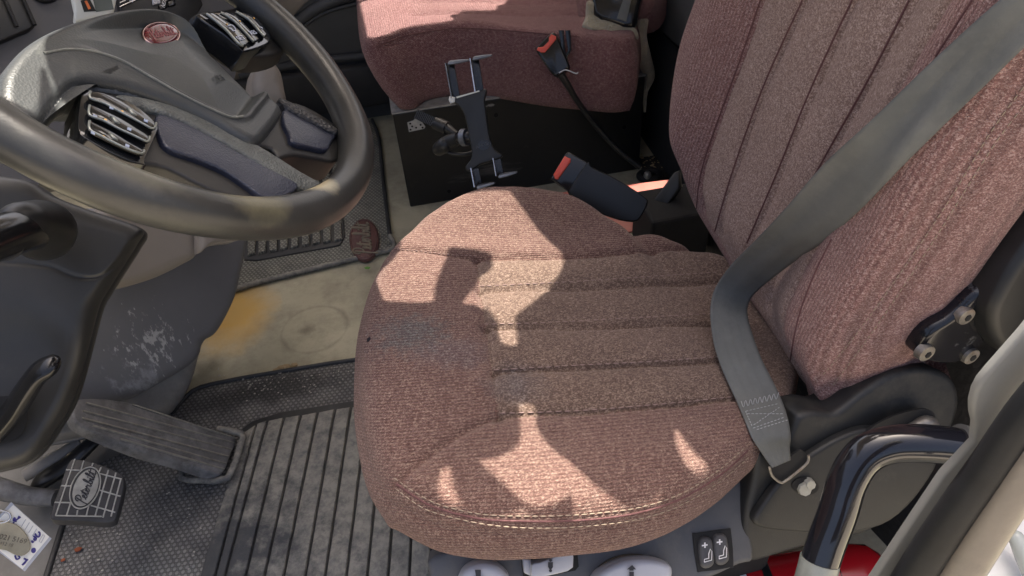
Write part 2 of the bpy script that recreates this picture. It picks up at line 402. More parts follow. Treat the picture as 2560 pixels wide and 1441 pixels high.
# ------------------------------------------------------------------ the setting
FLZ=0.
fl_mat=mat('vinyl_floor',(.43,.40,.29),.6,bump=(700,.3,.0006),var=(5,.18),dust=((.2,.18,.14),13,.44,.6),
  patches=((tuple(atz(575,785,0)),(.13,.17,.2),(.6,.37,.09),9,.8,.12,.6,.95),  # yellow patch: warm reflected light painted into the floor colour
           ((-.27,1.16,0),(.085,.085,.2),(.12,.105,.08),14,2.2,.6,.6,.45,'ring'),((-.285,1.16,0),(.035,.03,.2),(.09,.08,.06),30,1.2,.35,.5,.55),
           ((-.12,1.22,0),(.1,.16,.2),(.1,.09,.07),20,1.0,.3,.5,.5)))
V=[(-1.3,-.3,0),(1.2,-.3,0),(1.2,2.3,0),(-1.3,2.3,0)]
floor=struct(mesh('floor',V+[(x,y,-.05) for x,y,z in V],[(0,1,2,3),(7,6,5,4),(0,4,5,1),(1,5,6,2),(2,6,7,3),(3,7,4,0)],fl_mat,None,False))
grd=mat('sandy_yard',(.36,.325,.27),.9,var=(3,.3))
struct(mesh('ground',[(-60,-60,-1.2),(60,-60,-1.2),(60,60,-1.2),(-60,60,-1.2)],[(0,1,2,3)],grd,None,False))
# grey side floor left of the driver's mat
PF=Pl((0,0,0),(0,0,1)); PF.a=Vector((1,0,0)); PF.b=Vector((0,1,0))
side_floor=mat('grey_side_floor',(.15,.147,.14),.6,bump=(300,.15,.0006),var=(8,.3),dust=((.24,.24,.24),30,.5,.5))
o=plate('floor_side_strip',PF.off(.003),PF.pxs([(-400,1000),(430,1000),(440,1030),(330,1125),(240,1165),(168,1292),(118,1470),(60,1700),(-300,1700)]),.003,side_floor,None,bev=0); struct(o)
# --- driver's rubber mat
ribm=mat('ribbed_rubber',(.105,.105,.108),.6,bump=(350,.5,.0012),bump2=(70,.5,.003),var=(14,.45),dust=((.33,.315,.27),42,.34,.85),patches=(((-.46,.62,0),(.3,.35,.3),(.025,.03,.04),22,1.5,.35,.35,.8),))
studm=studs('studded_rubber',(.11,.11,.112),(.27,.26,.24),a=.0098,rot=R(4))
edgem=mat('dark_rubber',(.035,.036,.038),.6,bump=(300,.3,.0006),var=(20,.4),dust=((.1,.1,.09),40,.55,.4))
matD=thing('rubber_floor_mat',atz(700,1250,.0),'black studded rubber mat with a ribbed heel pad on the floor before the driver seat','floor mat','rubber mats on the cab floor')
outD=[(165,1290),(240,1160),(330,1120),(430,1035),(482,978),(560,955),(700,930),(890,900),(1150,870),(1300,1100),(1260,1500),(1200,1600),(60,1640),(118,1441)]
Z=Pl((0,0,.008),(0,0,1)); Z.a=Vector((1,0,0)); Z.b=Vector((0,1,0))
plate('studded_sheet',Z,Z.pxs(outD),.008,studm,matD,bev=.002)
P_=[Z.w(*Z.px(x,y),.001) for x,y in outD[3:9]]; tube('raised_edge',P_,.0045,edgem,matD,seg=8,sub=3)
tube('raised_edge',[Z.w(*Z.px(x,y),.001) for x,y in ((165,1290),(140,1370),(118,1441),(85,1560))],.005,edgem,matD,seg=8,sub=3)
# heel pad: base + ribs
padO=[(630,1052),(700,1030),(890,1000),(1150,970),(1200,1200),(1150,1600),(500,1640),(545,1441),(585,1210),(600,1110),(606,1070)]
Z2=Pl((0,0,.012),(0,0,1)); Z2.a=Vector((1,0,0)); Z2.b=Vector((0,1,0))
hp=plate('heel_pad',Z2,Z2.pxs(padO),.006,edgem,matD,bev=.002)
tops=[(640,1052),(668,1045),(710,1037),(752,1031),(794,1024),(838,1016),(878,1011),(920,1006),(962,1000),(1004,994),(1046,988),(1088,982)]
bots=[(520,1500),(569-24,1500),(609-10,1500),(655-8,1500),(700-4,1500),(752,1500),(803,1500),(858,1500),(912,1500),(966,1500),(1020,1500),(1074,1500)]
Z3=Pl((0,0,.019),(0,0,1)); Z3.a=Vector((1,0,0)); Z3.b=Vector((0,1,0))
def rib(par,t0,t1,b0,b1,g=3.2,m=ribm,zz=Z3,nm='rib'):
    L=[]; n=14
    for k in range(n+1):
        f=k/n; w=2.2*(random.random()-.5); L.append((t0[0]+(b0[0]-t0[0])*f+g+w*.4,t0[1]+(b0[1]-t0[1])*f+(6 if k==0 else 0)))
    for k in range(n,-1,-1):
        f=k/n; w=2.2*(random.random()-.5); L.append((t1[0]+(b1[0]-t1[0])*f-g+w*.4,t1[1]+(b1[1]-t1[1])*f+(6 if k==0 else 0)))
    return plate(nm,zz,zz.pxs(L),.009,m,par,bev=.0022)
for i in range(len(tops)-1): rib(matD,tops[i],tops[i+1],bots[i],bots[i+1])
rib(matD,(606,1075),(640,1056),(478,1500),(520,1500),g=3)
# --- far rubber mat with oval badge
studf=studs('studded_rubber_dusty',(.17,.17,.15),(.32,.31,.26),a=.0098,rot=R(4),amt=.6,thr=.4)
matP=thing('rubber_floor_mat',atz(800,640,0),'dusty grey studded rubber mat with a maroon oval badge beyond the tan floor strip','floor mat','rubber mats on the cab floor')
outP=[(560,733),(640,708),(760,678),(900,644),(940,634),(985,620),(975,590),(958,450),(947,345),(930,300),(560,330),(520,600)]
plate('studded_sheet',Z,Z.pxs(outP),.008,studf,matP,bev=.003)
tube('raised_edge',[Z.w(*Z.px(x,y),.001) for x,y in outP[:7]],.006,ribm,matP,seg=8,sub=3)
tube('raised_edge',[Z.w(*Z.px(x,y),.001) for x,y in outP[6:10]],.005,edgem,matP,seg=8,sub=3)
pad2=[(600,600),(610,648),(640,650),(850,612),(862,590),(850,440),(845,340),(560,360)]
plate('heel_pad',Z2,Z2.pxs(pad2),.005,edgem,matP,bev=.002)
for i in range(9):
    a=612+i*27; rib(matP,(a+ (0),385),(a+24,383),(a+6-2,636-i*4.5),(a+28,630-i*4.5),g=3,m=studf)
badge=mat('maroon_badge',(.13,.06,.055),.5,bump=(200,.2,.0005),var=(30,.2),dust=((.22,.17,.15),40,.5,.5))
bz=Pl(atz(910,597,.016),(0,0,1)); bz.a=Vector((1,0,0)); bz.b=Vector((0,1,0))
plate('oval_badge',bz,bz.pxs(ell(910,597,37,51)),.01,badge,matP,bev=.002)
tube('badge_rim',[bz.w(*bz.px(x,y),.0) for x,y in ell(910,597,33,47)],.0018,badge,matP,seg=6,sub=1,closed=True)
badg2=mat('badge_letters',(.24,.2,.14),.6)
u0,v0=bz.px(912,640); u1,v1=bz.px(903,556)
script_word('badge_lettering',bz,(u0+u1)/2-.0,(v0+v1)/2,math.dist((u0,v0),(u1,v1))*.95,math.atan2(v1-v0,u1-u0),badg2,matP,h=.001,ysc=1.15)
# debris on the floor
crumb=mat('crumb',(.36,.27,.15),.8,var=(100,.3))
def pebble(c,r,m,name='crumb',lab='tan crumb of dirt on the cab floor',grp='crumbs and grit on the cab floor'):
    bm=bmesh.new(); bmesh.ops.create_icosphere(bm,subdivisions=2,radius=r)
    for v in bm.verts: v.co*=(1+.5*(noise.noise(v.co*90/ (r*200)+Vector(c)*50))); v.co.z*=.6; v.co.x*=random.choice((1.5,1.1)); 
    bm.transform(Matrix.Translation(c)); me=bpy.data.meshes.new(name); bm.to_mesh(me); bm.free()
    return tag(link(bpy.data.objects.new(name,me),m),lab,'crumb',grp)
for (x,y,r),lb in zip(((700,921,.006),(716,917,.007),(733,914,.006),(688,925,.004)),('tan crumb between the smallest and the largest crumb beside the tan floor strip edge','largest tan crumb in the row beside the near edge of the tan floor strip','rightmost tan crumb in the row beside the near edge of the tan floor strip','smallest leftmost tan crumb in the row beside the near edge of the tan floor strip')):
    pebble(atz(x,y,.006),r,crumb,'crumb',lb,'crumbs by the tan strip')
rst=mat('rust_flake',(.25,.07,.03),.9)
for x,y,r,lb in ((196,1373,.005,'larger'),(157,1400,.003,'smaller')): pebble(atz(x,y,.012),r,rst,'rust_flake',lb+' of two rusty brown flakes on the studded mat below the brake pedal','rust flakes on the mat')
grn=mat('green_leaf',(.12,.3,.05),.6)
lf=plate('leaf',Z,Z.pxs([(910,669),(918,666),(926,668),(922,672),(914,672)],.003),.001,grn,None,bev=0,h=.003); tag(lf,'small green leaf scrap on the floor by the front edge of the seat cushion','leaf')
deb=[]
for i in range(60):
    x=random.gauss(1625,22); y=random.gauss(418,20); deb.append(pebble(atz(x,y,.003),random.uniform(.0012,.0038),crumb))
gr=[]
gm_=mat('pale_grit',(.42,.4,.36),.8,var=(200,.4))
for i in range(170):
    x,y=(random.uniform(520,885),0) if i<110 else (random.uniform(170,520),random.uniform(1210,1441))
    if i<110: y=random.gauss(955-(x-700)*.06,18)
    gr.append(pebble(atz(x,y,.010),random.uniform(.0006,.0016),gm_))
gg=join_meshes('floor_grit',gr,gm_); gg['label']='pale grit scattered over the studded rubber of the driver floor mat'; gg['category']='grit'; gg['kind']='stuff'
dd_=join_meshes('floor_debris',deb,crumb); dd_['label']='heap of tan crumbs and dirt behind the black seat box'; dd_['category']='debris'; dd_['kind']='stuff'
o=plate('floor_rear_strip',PF.off(.003),[(.50,.6),(.9,.6),(.9,1.6),(.585,1.6),(.60,1.48),(.56,1.38),(.50,1.30)],.003,mat('dark_rear_floor',(.03,.028,.025),.95,var=(40,.5)),None,bev=0); struct(o)  # floor coloured darker behind and beneath the seats
gz=Pl(atz(1622,440,.02),(0,0,1)); gz.a=Vector((1,0,0)); gz.b=Vector((0,1,0))
gb=thing('floor_bolt',tuple(gz.P),'grey floor bolt inside a black rubber grommet behind the seat box','bolt')
tube('grommet',[gz.w(u,v) for u,v in ell(*gz.px(1624,438),.026,.02)],.009,matte,gb,seg=10,sub=1,closed=True)
tube('bolt_head',[gz.w(*gz.px(1618,447),-.01),gz.w(*gz.px(1618,447),.012)],[.012,.010],mat('dull_zinc',(.3,.3,.29),.4,.6),gb,seg=16,sub=1,rounded=True)
# --- passenger door panel and rear wall
doorm=mat('door_trim',(.06,.062,.066),.55,bump=(500,.25,.0005),var=(10,.15))
pd=thing('passenger_door_panel',(0.2,2.06,0),'dark grey moulded door panel on the far side behind the steering wheel','door panel')
D=Pl((0,2.06,0),(0,-1,.0))
plate('panel',D,[(-1.3,0),(1.2,0),(1.2,.80),(-1.3,.80)],.05,doorm,pd,bev=0)
def dpx(L): return D.pxs(L)
for L,r in (([(735,60),(790,20),(860,-8),(960,-30)],.016),([(745,75),(800,36),(870,12),(960,-5)],.006),([(600,190),(780,150),(870,142),(1000,128)],.012),([(600,240),(760,215),(880,195),(1000,180)],.007)):
    tube('moulding',[D.w(*D.px(x,y),.004) for x,y in L],r,doorm,pd,seg=12,flat=1)
tanm=mat('tan_trim',(.22,.19,.16),.6,bump=(500,.2,.0004),var=(10,.1))
plate('upper_trim',D,D.pxs(smooth([(560,-60),(900,-60),(800,-20),(740,30),(700,90),(640,170),(560,200)],4)),.006,tanm,pd,bev=.002,h=.008)
dk=plate('lower_pocket',D,D.pxs([(560,200),(800,165),(1010,140),(1010,240),(800,275),(560,300)]),.03,mat('pocket_black',(.03,.03,.032),.6,var=(10,.2)),pd,bev=.01,h=.04)
wallm=mat('rear_wall_vinyl',(.045,.047,.05),.55,bump=(400,.25,.0006),var=(6,.3),dust=((.2,.19,.17),10,.62,.4))
Rw=Pl((.645,0,0),(-1,0,0)); 
rw=thing('rear_wall_panel',(.645,1.2,0),'dark grey vinyl rear wall panel standing behind both seats','wall panel')
plate('panel',Rw,[(-2.1,0),(-1.0,0),(-1.0,1.0),(-2.1,1.0)],.04,wallm,rw,bev=0)
tube('seam_bead',[Rw.w(*Rw.px(x,y),.002) for x,y in ((1590,20),(1640,58),(1690,108),(1760,170))],.006,blk,rw,seg=10)
plate('upper_panel',Rw,Rw.pxs([(1600,-140),(1800,-140),(1800,190),(1690,100),(1600,20)]),.012,mat('wall_grey',(.075,.08,.08),.5,bump=(400,.25,.0006),var=(6,.2)),rw,bev=.004,h=.012)
# firewall behind the dash
fwm=mat('dark_firewall',(.03,.031,.034),.7,var=(6,.2))
fwl=thing('firewall',(-1.25,1,0),'dark firewall closing the footwell behind the pedals','wall'); box('panel',(-1.28,1.0,.55),(.05,2.6,1.1),fwm,fwl,bev=0)
# ------------------------------------------------------------------ driver seat
Fd=dict(dark=(.07,.031,.027),mid=(.150,.083,.067),light=(.37,.265,.21))
fabR=fabric('maroon_knit',**Fd,rows=((0,1500,1500),.35),patches=())
fabS=fabric('maroon_knit_cushion',**Fd,rows=((250,1500,1500),.3),patches=((tuple(atz(1030,840,.485)),(.075,.06,.1),(.085,.085,.085),110,2.0,.3,.5,.7),(tuple(atz(1130,880,.485)),(.09,.05,.1),(.12,.085,.085),60,1.2,.4,.35,.6),(tuple(atz(1280,960,.47)),(.06,.05,.1),(.09,.07,.07),40,1.2,.4,.5,.6)))
fabC=fabric('brown_channel_fabric',(.062,.038,.029),(.148,.097,.073),(.38,.285,.225),sc=300,patches=((tuple(atz(1290,960,.47)),(.07,.06,.1),(.09,.075,.075),40,1.2,.4,.5,.6),))
fabBk=fabric('brown_back_fabric_lit',(.135,.083,.069),(.30,.205,.168),(.62,.48,.42),sc=300)  # paler than the cushion cloth: windshield light put into the colour
fabB=fabric('maroon_back_knit_lit',(.115,.05,.047),(.275,.148,.132),(.56,.41,.37),rows=((0,1400,0),.3))  # same cloth as the cushion, lightened to carry the windshield light
thr_l=mat('pale_thread',(.33,.26,.19),.8); thr_d=mat('maroon_thread',(.12,.05,.05),.8); thr_p=mat('pink_thread',(.32,.22,.19),.8)
seat=thing('driver_seat',(.2,.6,0),'maroon cloth driver seat with channelled cushion and tall backrest in the foreground','seat')
T=Pl((-.02,.6,.486),(.17,0,1)); T.a=Vector((1,0,-.17)).normalized(); T.b=T.n.cross(T.a)
far=[(1745,607),(1700,590),(1640,578),(1590,568),(1540,553),(1470,515),(1400,492),(1280,480),(1170,489),(1080,522),(1020,567)]
frt=[(962,625),(925,700),(905,780),(898,850),(897,950),(908,1040),(930,1130),(965,1195)]
nea=[(1000,1228),(1100,1283),(1200,1308),(1300,1320),(1400,1322),(1500,1315),(1600,1298),(1700,1262),(1800,1200),(1875,1130),(1930,1080),(1980,1000)]
bk=[(2010,900),(2010,800),(1960,700),(1870,645),(1800,615)]
cO=smooth(T.pxs(far+frt+nea+bk),5)
seams=[smooth(T.pxs(L),6,False) for L in (
 [(1200,718),(1400,708),(1600,695),(1830,678)],[(1210,812),(1400,806),(1600,795),(1830,782)],[(1235,925),(1400,915),(1600,905),(1860,888)],
 [(1195,640),(1400,635),(1600,622),(1780,605)],[(1250,1035),(1450,1028),(1650,1012),(1900,985)])]
seamv=smooth(T.pxs([(1190,640),(1205,740),(1222,850),(1235,950),(1245,1038)]),6,False)
seamc=smooth(T.pxs([(1245,1038),(1170,1070),(1080,1130),(1020,1180),(985,1212)]),6,False)
seamf=smooth(T.pxs([(955,620),(1050,628),(1120,636),(1195,640)]),4,False)
diag=[T.pxs([(1612,1020),(1575,1120),(1530,1210),(1475,1290)]),T.pxs([(1365,528),(1420,580),(1470,628)])]
panelC=T.pxs([(1192,640),(1400,636),(1600,624),(1800,604),(2000,700),(2000,980),(1900,984),(1650,1012),(1450,1028),(1248,1036),(1235,950),(1222,850),(1205,740)])
def cush_h(P):
    h=np.zeros(len(P)); 
    for s in seams: 
        d=polydist(P,s); h-=(.0058+.0010*np.sin(P[:,0]*2*np.pi/.013+9*np.sin(P[:,0]*60)))*np.exp(-(d/.0038)**2)+.0028*np.exp(-(d/.016)**2)
    d=polydist(P,seamv); h-=.0055*np.exp(-(d/.005)**2)
    for s in (seamc,seamf): d=polydist(P,s); h-=.0042*np.exp(-(d/.0038)**2)+.0015*np.exp(-(d/.012)**2)
    for s in diag: d=polydist(P,s); h-=.0015*np.exp(-(d/.003)**2)
    d=polydist(P,cO,True); ins=inside(P,cO); h+=.012*sst(d/.12)*0
    x=P[:,0]; y=P[:,1]
    h+=.018*sst((np.abs(y-.02)-.14)/.12)*sst((x+.02)/.15)      # bolsters
    h-=.016*np.clip((x-.02)/.35,0,1)*sst(1-np.abs(y-.02)/.16)
    h-=.01*sst((-x-.02)/.08)
    # folds at the far rear
    c=np.array(T.px(1580,585)); 
    for k,(px_,py_,w,a) in enumerate(((1555,580,.008,.005),(1585,575,.01,-.005),(1650,590,.012,.003),(1615,600,.01,-.003))):
        q=np.array(T.px(px_,py_)); dx=P-q; h+=a*np.exp(-((dx[:,0]+dx[:,1]*.25)/w)**2-(dx[:,1]/.05)**2)
    return h
def wob(V):
    out=V.copy()
    for i,v in enumerate(V):
        out[i]=v+np.array(T.n)*(.004*noise.noise(Vector(v)*10)+.0014*noise.noise(Vector(v)*38))
    return out
cush=pillow('cushion',T,cO,[fabS,fabC],seat,N=420,Rn=110,edge=.022,side=((.003,.004),(.005,.009),(.0065,.016),(.007,.023),(.006,.031),(.004,.038),(.0,.044),(-.007,.049),(-.016,.052),(-.05,.054)),hf=cush_h,
   matf=lambda cc: inside(cc,panelC).astype(int),disp=wob,cen=T.px(1440,890))
# backrest
LEAN=R(12)
B=Pl((.40,.69,.5),(-math.cos(LEAN),0,math.sin(LEAN)))
B.a=Vector((0,1,0)); B.b=Vector((math.sin(LEAN),0,math.cos(LEAN)))     # u = y, v = up along lean
_c=B.px(1992,1085); BO=smooth([_c,(_c[0]+.05,_c[1]+.012),(-.12,-.11),(0,-.11),(.10,-.105),(.145,-.09),(.165,-.04),(.20,.0),(.235,.05),(.25,.11),(.25,.2),(.245,.35),(.24,.5),(.2,.68),(0,.72),(-.2,.68),(-.245,.5),(-.25,.35),(-.252,.2),(-.252,.05),(-.25,-.04),(_c[0]-.012,_c[1]+.03)],8)
bs=[smooth([B.px(x,y) for x,y in L],5,False) for L in (
 [(1931,-60),(1901,0),(1850,150),(1760,403),(1741,525)],[(2035,-60),(2006,0),(1911,209),(1833,423),(1787,578)],[(2160,-60),(2130,0),(2028,219),(1940,437),(1867,607),(1830,700)],
 [(2300,-60),(2273,0),(2173,194),(2091,340),(2037,437),(1960,600),(1900,760)],[(2465,-60),(2431,0),(2339,141),(2180,400),(2079,598),(2030,700),(1990,820),(1962,1000)])]
seamB=smooth([B.px(x,y) for x,y in ((2620,130),(2560,235),(2480,350),(2350,560),(2210,760),(2120,880),(2060,965))],5,False)
def back_h(P):
    h=np.zeros(len(P))
    for s in bs: d=polydist(P,s); h-=.0055*np.exp(-(d/.004)**2)+.0035*np.exp(-(d/.016)**2)
    h+=.03*sst((np.abs(P[:,0])-.11)/.09)*sst((P[:,1]+.1)/.1)
    h-=.02*sst(-(P[:,1]+.02)/.09)
    return h
backpanel=[tuple(p) for p in bs[0]]+[tuple(p) for p in bs[4][::-1]]
def wobb(V):
    out=V.copy()
    for i,v in enumerate(V):
        q=Vector(v)-B.P; w=-q.dot(B.n); up=q.dot(B.b); k=max(0,w)*.15*float(sst((.16-up)/.24))
        out[i]=v+np.array(B.n)*(.004*noise.noise(Vector(v)*11))+np.array(B.b)*k
    return out
back=pillow('backrest',B,BO,[fabB,fabBk],seat,N=420,Rn=110,edge=.03,side=((.006,.012),(.010,.03),(.012,.05),(.010,.075),(.004,.098),(-.01,.113),(-.05,.12)),hf=back_h,matf=lambda cc: inside(cc,backpanel).astype(int),disp=wobb)
bC=bvh(cush); bB=bvh(back); BS=[bC,bB]
for L in ([(1200,716),(1400,706),(1600,693),(1800,680)],[(1210,811),(1400,805),(1600,794),(1790,784)],[(1235,925),(1400,915),(1600,905),(1830,890)],[(1250,1033),(1450,1026),(1650,1010),(1845,990)]):
    stitches('stitching',[bC],L,thr_p,cush,r=.0007)
stitches('stitching',[bC],[(955,620),(1050,628),(1120,636),(1195,640)],thr_p,cush,dash=.004,gap=.002,r=.0005)
for L in ([(985,1195),(1040,1232),(1100,1262),(1200,1285),(1300,1290),(1400,1289),(1500,1282),(1600,1268),(1700,1235),(1790,1180),(1860,1120)],
          [(990,1222),(1050,1265),(1100,1285),(1200,1308),(1300,1318),(1400,1318),(1500,1311),(1600,1296),(1700,1263),(1800,1203),(1880,1135)]):
    stitches('stitching',[bC],L,thr_l,cush,dash=.0055,gap=.002,r=.00055)
stitches('stitching',[bC],[(990,1210),(1050,1250),(1100,1273),(1200,1297),(1300,1303),(1400,1303),(1500,1297),(1600,1281),(1700,1248),(1800,1188),(1870,1126)],thr_d,cush,cont=True,r=.0011,lift=-.0002)
for L in ([(2560,215),(2480,325),(2350,535),(2210,740),(2120,860),(2050,945)],[(2560,262),(2480,368),(2350,575),(2225,765),(2140,885),(2080,965)]):
    stitches('stitching',[bB],L,thr_l,back,dash=.005,gap=.002,r=.0005)
for s in ([(1901,0),(1850,150),(1760,403),(1741,525)],[(2006,0),(1911,209),(1833,423),(1787,578)],[(2130,0),(2028,219),(1940,437),(1867,607)],[(2273,0),(2173,194),(2091,340),(2037,437)],[(2431,0),(2339,141)],[(2079,598),(2030,700),(1990,820),(1962,1000)]):
    stitches('stitching',[bB],s,thr_d,back,cont=True,r=.0011,lift=0)
# small burn hole on the cushion front
h=hit([bC],922,849)
if h:
    q=Pl(h[0],h[1] if h[1].dot(fw)<0 else -h[1]); plate('burn_hole',q,ell(0,0,.0035,.0028,0,10),.001,mat('burnt',(.01,.006,.01),.9),cush,bev=0,h=.0006)
# seat base under the cushion
box('base',(.2,.62,.17),(.36,.42,.34),matte,seat,bev=.01)
red=mat('red_painted_steel',(.45,.14,.11),.4,var=(25,.15),dust=((.5,.3,.22),20,.55,.5))
FZ=Pl(atz(1600,480,.22),(0,0,1)); FZ.a=Vector((1,0,0)); FZ.b=Vector((0,1,0))
plate('frame_plate',FZ,FZ.pxs([(1405,480),(1560,462),(1700,445),(1690,500),(1640,560),(1500,600),(1405,540)]),.004,red,seat,bev=.003)
# recliner bracket at the far rear
plate('hinge_arm',Pl(atz(1640,520,.3),(-.5,-.6,.6)),Pl(atz(1640,520,.3),(-.5,-.6,.6)).pxs([(1605,545),(1640,490),(1685,430),(1700,425),(1700,470),(1650,540),(1630,565)]),.015,blk,seat,bev=.004)
plate('hinge_strip',Pl(atz(1640,530,.28),(-.5,-.6,.6)),Pl(atz(1640,530,.28),(-.5,-.6,.6)).pxs([(1597,560),(1640,510),(1700,455),(1706,465),(1650,518),(1608,566)]),.004,mat('dusty_strip',(.3,.27,.2),.7,var=(40,.3)),seat,bev=.001)
box('hinge_housing',atz(1675,560,.26),(.11,.10,.10),matte,seat,bev=.006)
# ---- near side trim of the seat
trimm=mat('dusty_black_trim',(.016,.017,.018),.5,bump=(700,.35,.0005),var=(12,.3),dust=((.14,.125,.1),11,.52,.4))
trimg=mat('grey_console',(.085,.088,.098),.55,bump=(600,.3,.0004),var=(12,.2),dust=((.2,.19,.165),9,.5,.55))
K=Pl(atz(1500,1370,.35),(0,-.62,.78))
cons=plate('side_console',K,smooth(K.pxs([(1075,1440),(1085,1390),(1250,1340),(1500,1290),(1700,1240),(1800,1180),(1850,1190),(1868,1250),(1876,1320),(1885,1398),(1850,1412),(1760,1452),(1600,1500),(1100,1520)]),3),.06,trimg,seat,bev=.008,seg=4)
S_=Pl(atd(2150,1150,.775),(.0,-.88,.48))
cover=plate('recliner_cover',S_,smooth(S_.pxs([(1884,1188),(1892,1130),(1950,1120),(1985,1062),(2000,1038),(2040,1028),(2090,1030),(2150,985),(2220,938),(2290,920),(2350,926),(2390,955),(2402,1010),(2380,1080),(2330,1160),(2260,1250),(2180,1330),(2080,1352),(2030,1366),(1960,1386),(1880,1408),(1858,1380),(1862,1290)]),4),.05,trimm,seat,bev=.016,seg=5)
plate('raised_shield',S_,smooth(S_.pxs([(1876,1300),(1900,1240),(1960,1165),(2020,1120),(2090,1080),(2160,1060),(2250,1080),(2330,1120),(2290,1210),(2210,1290),(2110,1320),(1990,1318)]),4),.01,trimm,cover,bev=.008,h=.012,seg=4)
# slot with rusty spring, belt anchor recess, bolt
plate('spring_slot',S_,smooth(S_.pxs([(2150,1062),(2210,1028),(2280,1010),(2312,1020),(2310,1050),(2290,1075),(2150,1090)]),3),.003,matte,cover,bev=0,h=.0145)
sp=[S_.w(*S_.px(x,y),.018) for x,y in ((2215,1062),(2250,1052),(2285,1040),(2302,1048))]
tube('spring',sp,[.004,.005,.008,.008],steel,cover,seg=12)
plate('bolt_recess',S_,S_.pxs(ell(1997,1201,33,21,0.1)),.003,matte,cover,bev=0,h=.0135)
bw=mat('pale_bolt',(.42,.42,.38),.4,.2,var=(60,.2),dust=((.3,.26,.18),50,.5,.5))
tube('bolt',[S_.w(*S_.px(1992,1206),.012),S_.w(*S_.px(1990,1204),.019)],[.0075,.0065],bw,cover,seg=8,sub=1)
tube('bolt',[S_.w(*S_.px(2004,1192),.012),S_.w(*S_.px(2003,1191),.020)],[.006,.005],bw,cover,seg=8,sub=1)
plate('anchor_slot',S_,S_.pxs([(1905,1160),(1925,1150),(1985,1110),(2000,1120),(2000,1140),(1945,1185),(1932,1190)]),.003,matte,cover,bev=0,h=.0135)
tube('anchor_frame',[S_.w(*S_.px(x,y),.016) for x,y in ((1905,1150),(1912,1172),(1932,1188),(1945,1184),(1970,1165),(1998,1140),(2001,1122))],.0014,steel,cover,seg=8,sub=3)
plate('clip',S_,ell(*S_.px(2081,1160),.004,.0025,.3,12),.003,chrome,cover,bev=0,h=.016)
# controls
def icon(pl,L,h,par,m=iconm,nm='icon'): return plate(nm,pl,pl.pxs(L),.0006,m,par,bev=0,h=h)
kn=pillow('round_lever',K,smooth(K.pxs(ell(1208,1447,62,52)),2),greyp,cons,N=64,Rn=16,edge=.008,side=((0,0),(.001,.01),(0,.02),(0,.03)),hf=lambda P:np.full(len(P),.028))
kn['label']='round grey lever end with a down arrow'
KP=K.off(.0285)
icon(KP,[(1187,1424),(1202,1424),(1202,1441),(1212,1441),(1196,1458),(1180,1441),(1190,1441)],.0012,kn)
plate('lever_slot',K,K.pxs([(1302,1392),(1430,1369),(1442,1374),(1446,1415),(1438,1425),(1320,1450),(1308,1445)]),.002,matte,cons,bev=0,h=.0022)
lev=plate('slide_lever',K,smooth(K.pxs([(1328,1412),(1350,1405),(1400,1385),(1424,1370),(1430,1372),(1432,1418),(1400,1432),(1360,1441),(1332,1450)],.02),2),.022,greyp,cons,bev=.003,h=.022)
plate('lever_tab',K,K.pxs([(1306,1397),(1328,1398),(1327,1440),(1310,1432)],.01),.012,greyp,cons,bev=.002,h=.012)
KL=K.off(.023)
def damper(cx,cy,par,s=1):
    icon(KL,ell(cx,cy-13*s,4*s,4*s,0,12),.0012,par); icon(KL,ell(cx,cy+13*s,4*s,4*s,0,12),.0012,par)
    icon(KL,[(cx-6*s,cy-8*s),(cx+6*s,cy-8*s),(cx+6*s,cy+4*s),(cx+3*s,cy+9*s),(cx-3*s,cy+9*s),(cx-6*s,cy+4*s)],.0012,par)
damper(1376,1413,lev); 
plate('lever_well',K,smooth(K.pxs(ell(1580,1462,104,78)),2),.002,mat('well_grime',(.1,.085,.06),.8,var=(30,.5)),cons,bev=0,h=.0022)
ov=pillow('oval_lever',K,smooth(K.pxs([(1482,1470),(1500,1432),(1560,1402),(1620,1398),(1665,1408),(1682,1425),(1670,1460),(1600,1500),(1520,1500)],.02),4),greyp,cons,N=96,Rn=20,edge=.008,side=((0,0),(.001,.008),(0,.02)),hf=lambda P:np.full(len(P),.022))
ov['label']='wide oval grey lever with up and down arrows'
KO=K.off(.0235)
icon(KO,[(1567,1423),(1580,1412),(1590,1423),(1583,1423),(1583,1426),(1573,1426),(1573,1423)],.0012,ov)
icon(KO,[(1573,1429),(1584,1429),(1584,1441),(1590,1441),(1579,1453),(1567,1441),(1573,1441)],.0012,ov)
plate('button_well',K,smooth(K.pxs([(1731,1340),(1740,1333),(1815,1322),(1826,1330),(1832,1410),(1822,1418),(1752,1428),(1742,1420)]),2),.002,matte,cons,bev=0,h=.0022)
btn=mat('grey_rubber_button',(.07,.07,.075),.55,bump=(500,.3,.0004),dust=((.2,.19,.17),60,.5,.4))
KB=K.off(.008)
for dx,dy in ((0,0),(37,-8)):
    b=pillow('lumbar_button',K,smooth(K.pxs([(1748+dx,1352+dy),(1762+dx,1342+dy),(1780+dx,1350+dy),(1786+dx,1385+dy),(1786+dx,1410+dy),(1770+dx,1422+dy),(1754+dx,1416+dy),(1748+dx,1385+dy)],.006),4),btn,cons,N=64,Rn=14,edge=.005,side=((0,0),(0,.006)),hf=lambda P:np.full(len(P),.0075))
    for Lq in ([(1754,1362),(1768,1360),(1768,1363.5),(1754,1365.5)],[(1759.5,1356),(1763,1355.5),(1763.5,1369),(1760,1369.5)]): plate('plus_mark',KB,KB.pxs([(x+dx,y+dy) for x,y in Lq]),.0004,white,b,bev=0,h=.0012)
    tube('seat_mark',[KB.w(*KB.px(x+dx,y+dy),.001) for x,y in ((1760,1405),(1778,1400),(1779,1378),(1775,1372),(1771,1384),(1771,1395),(1760,1398),(1760,1405))],.0005,white,b,seg=5,sub=1)
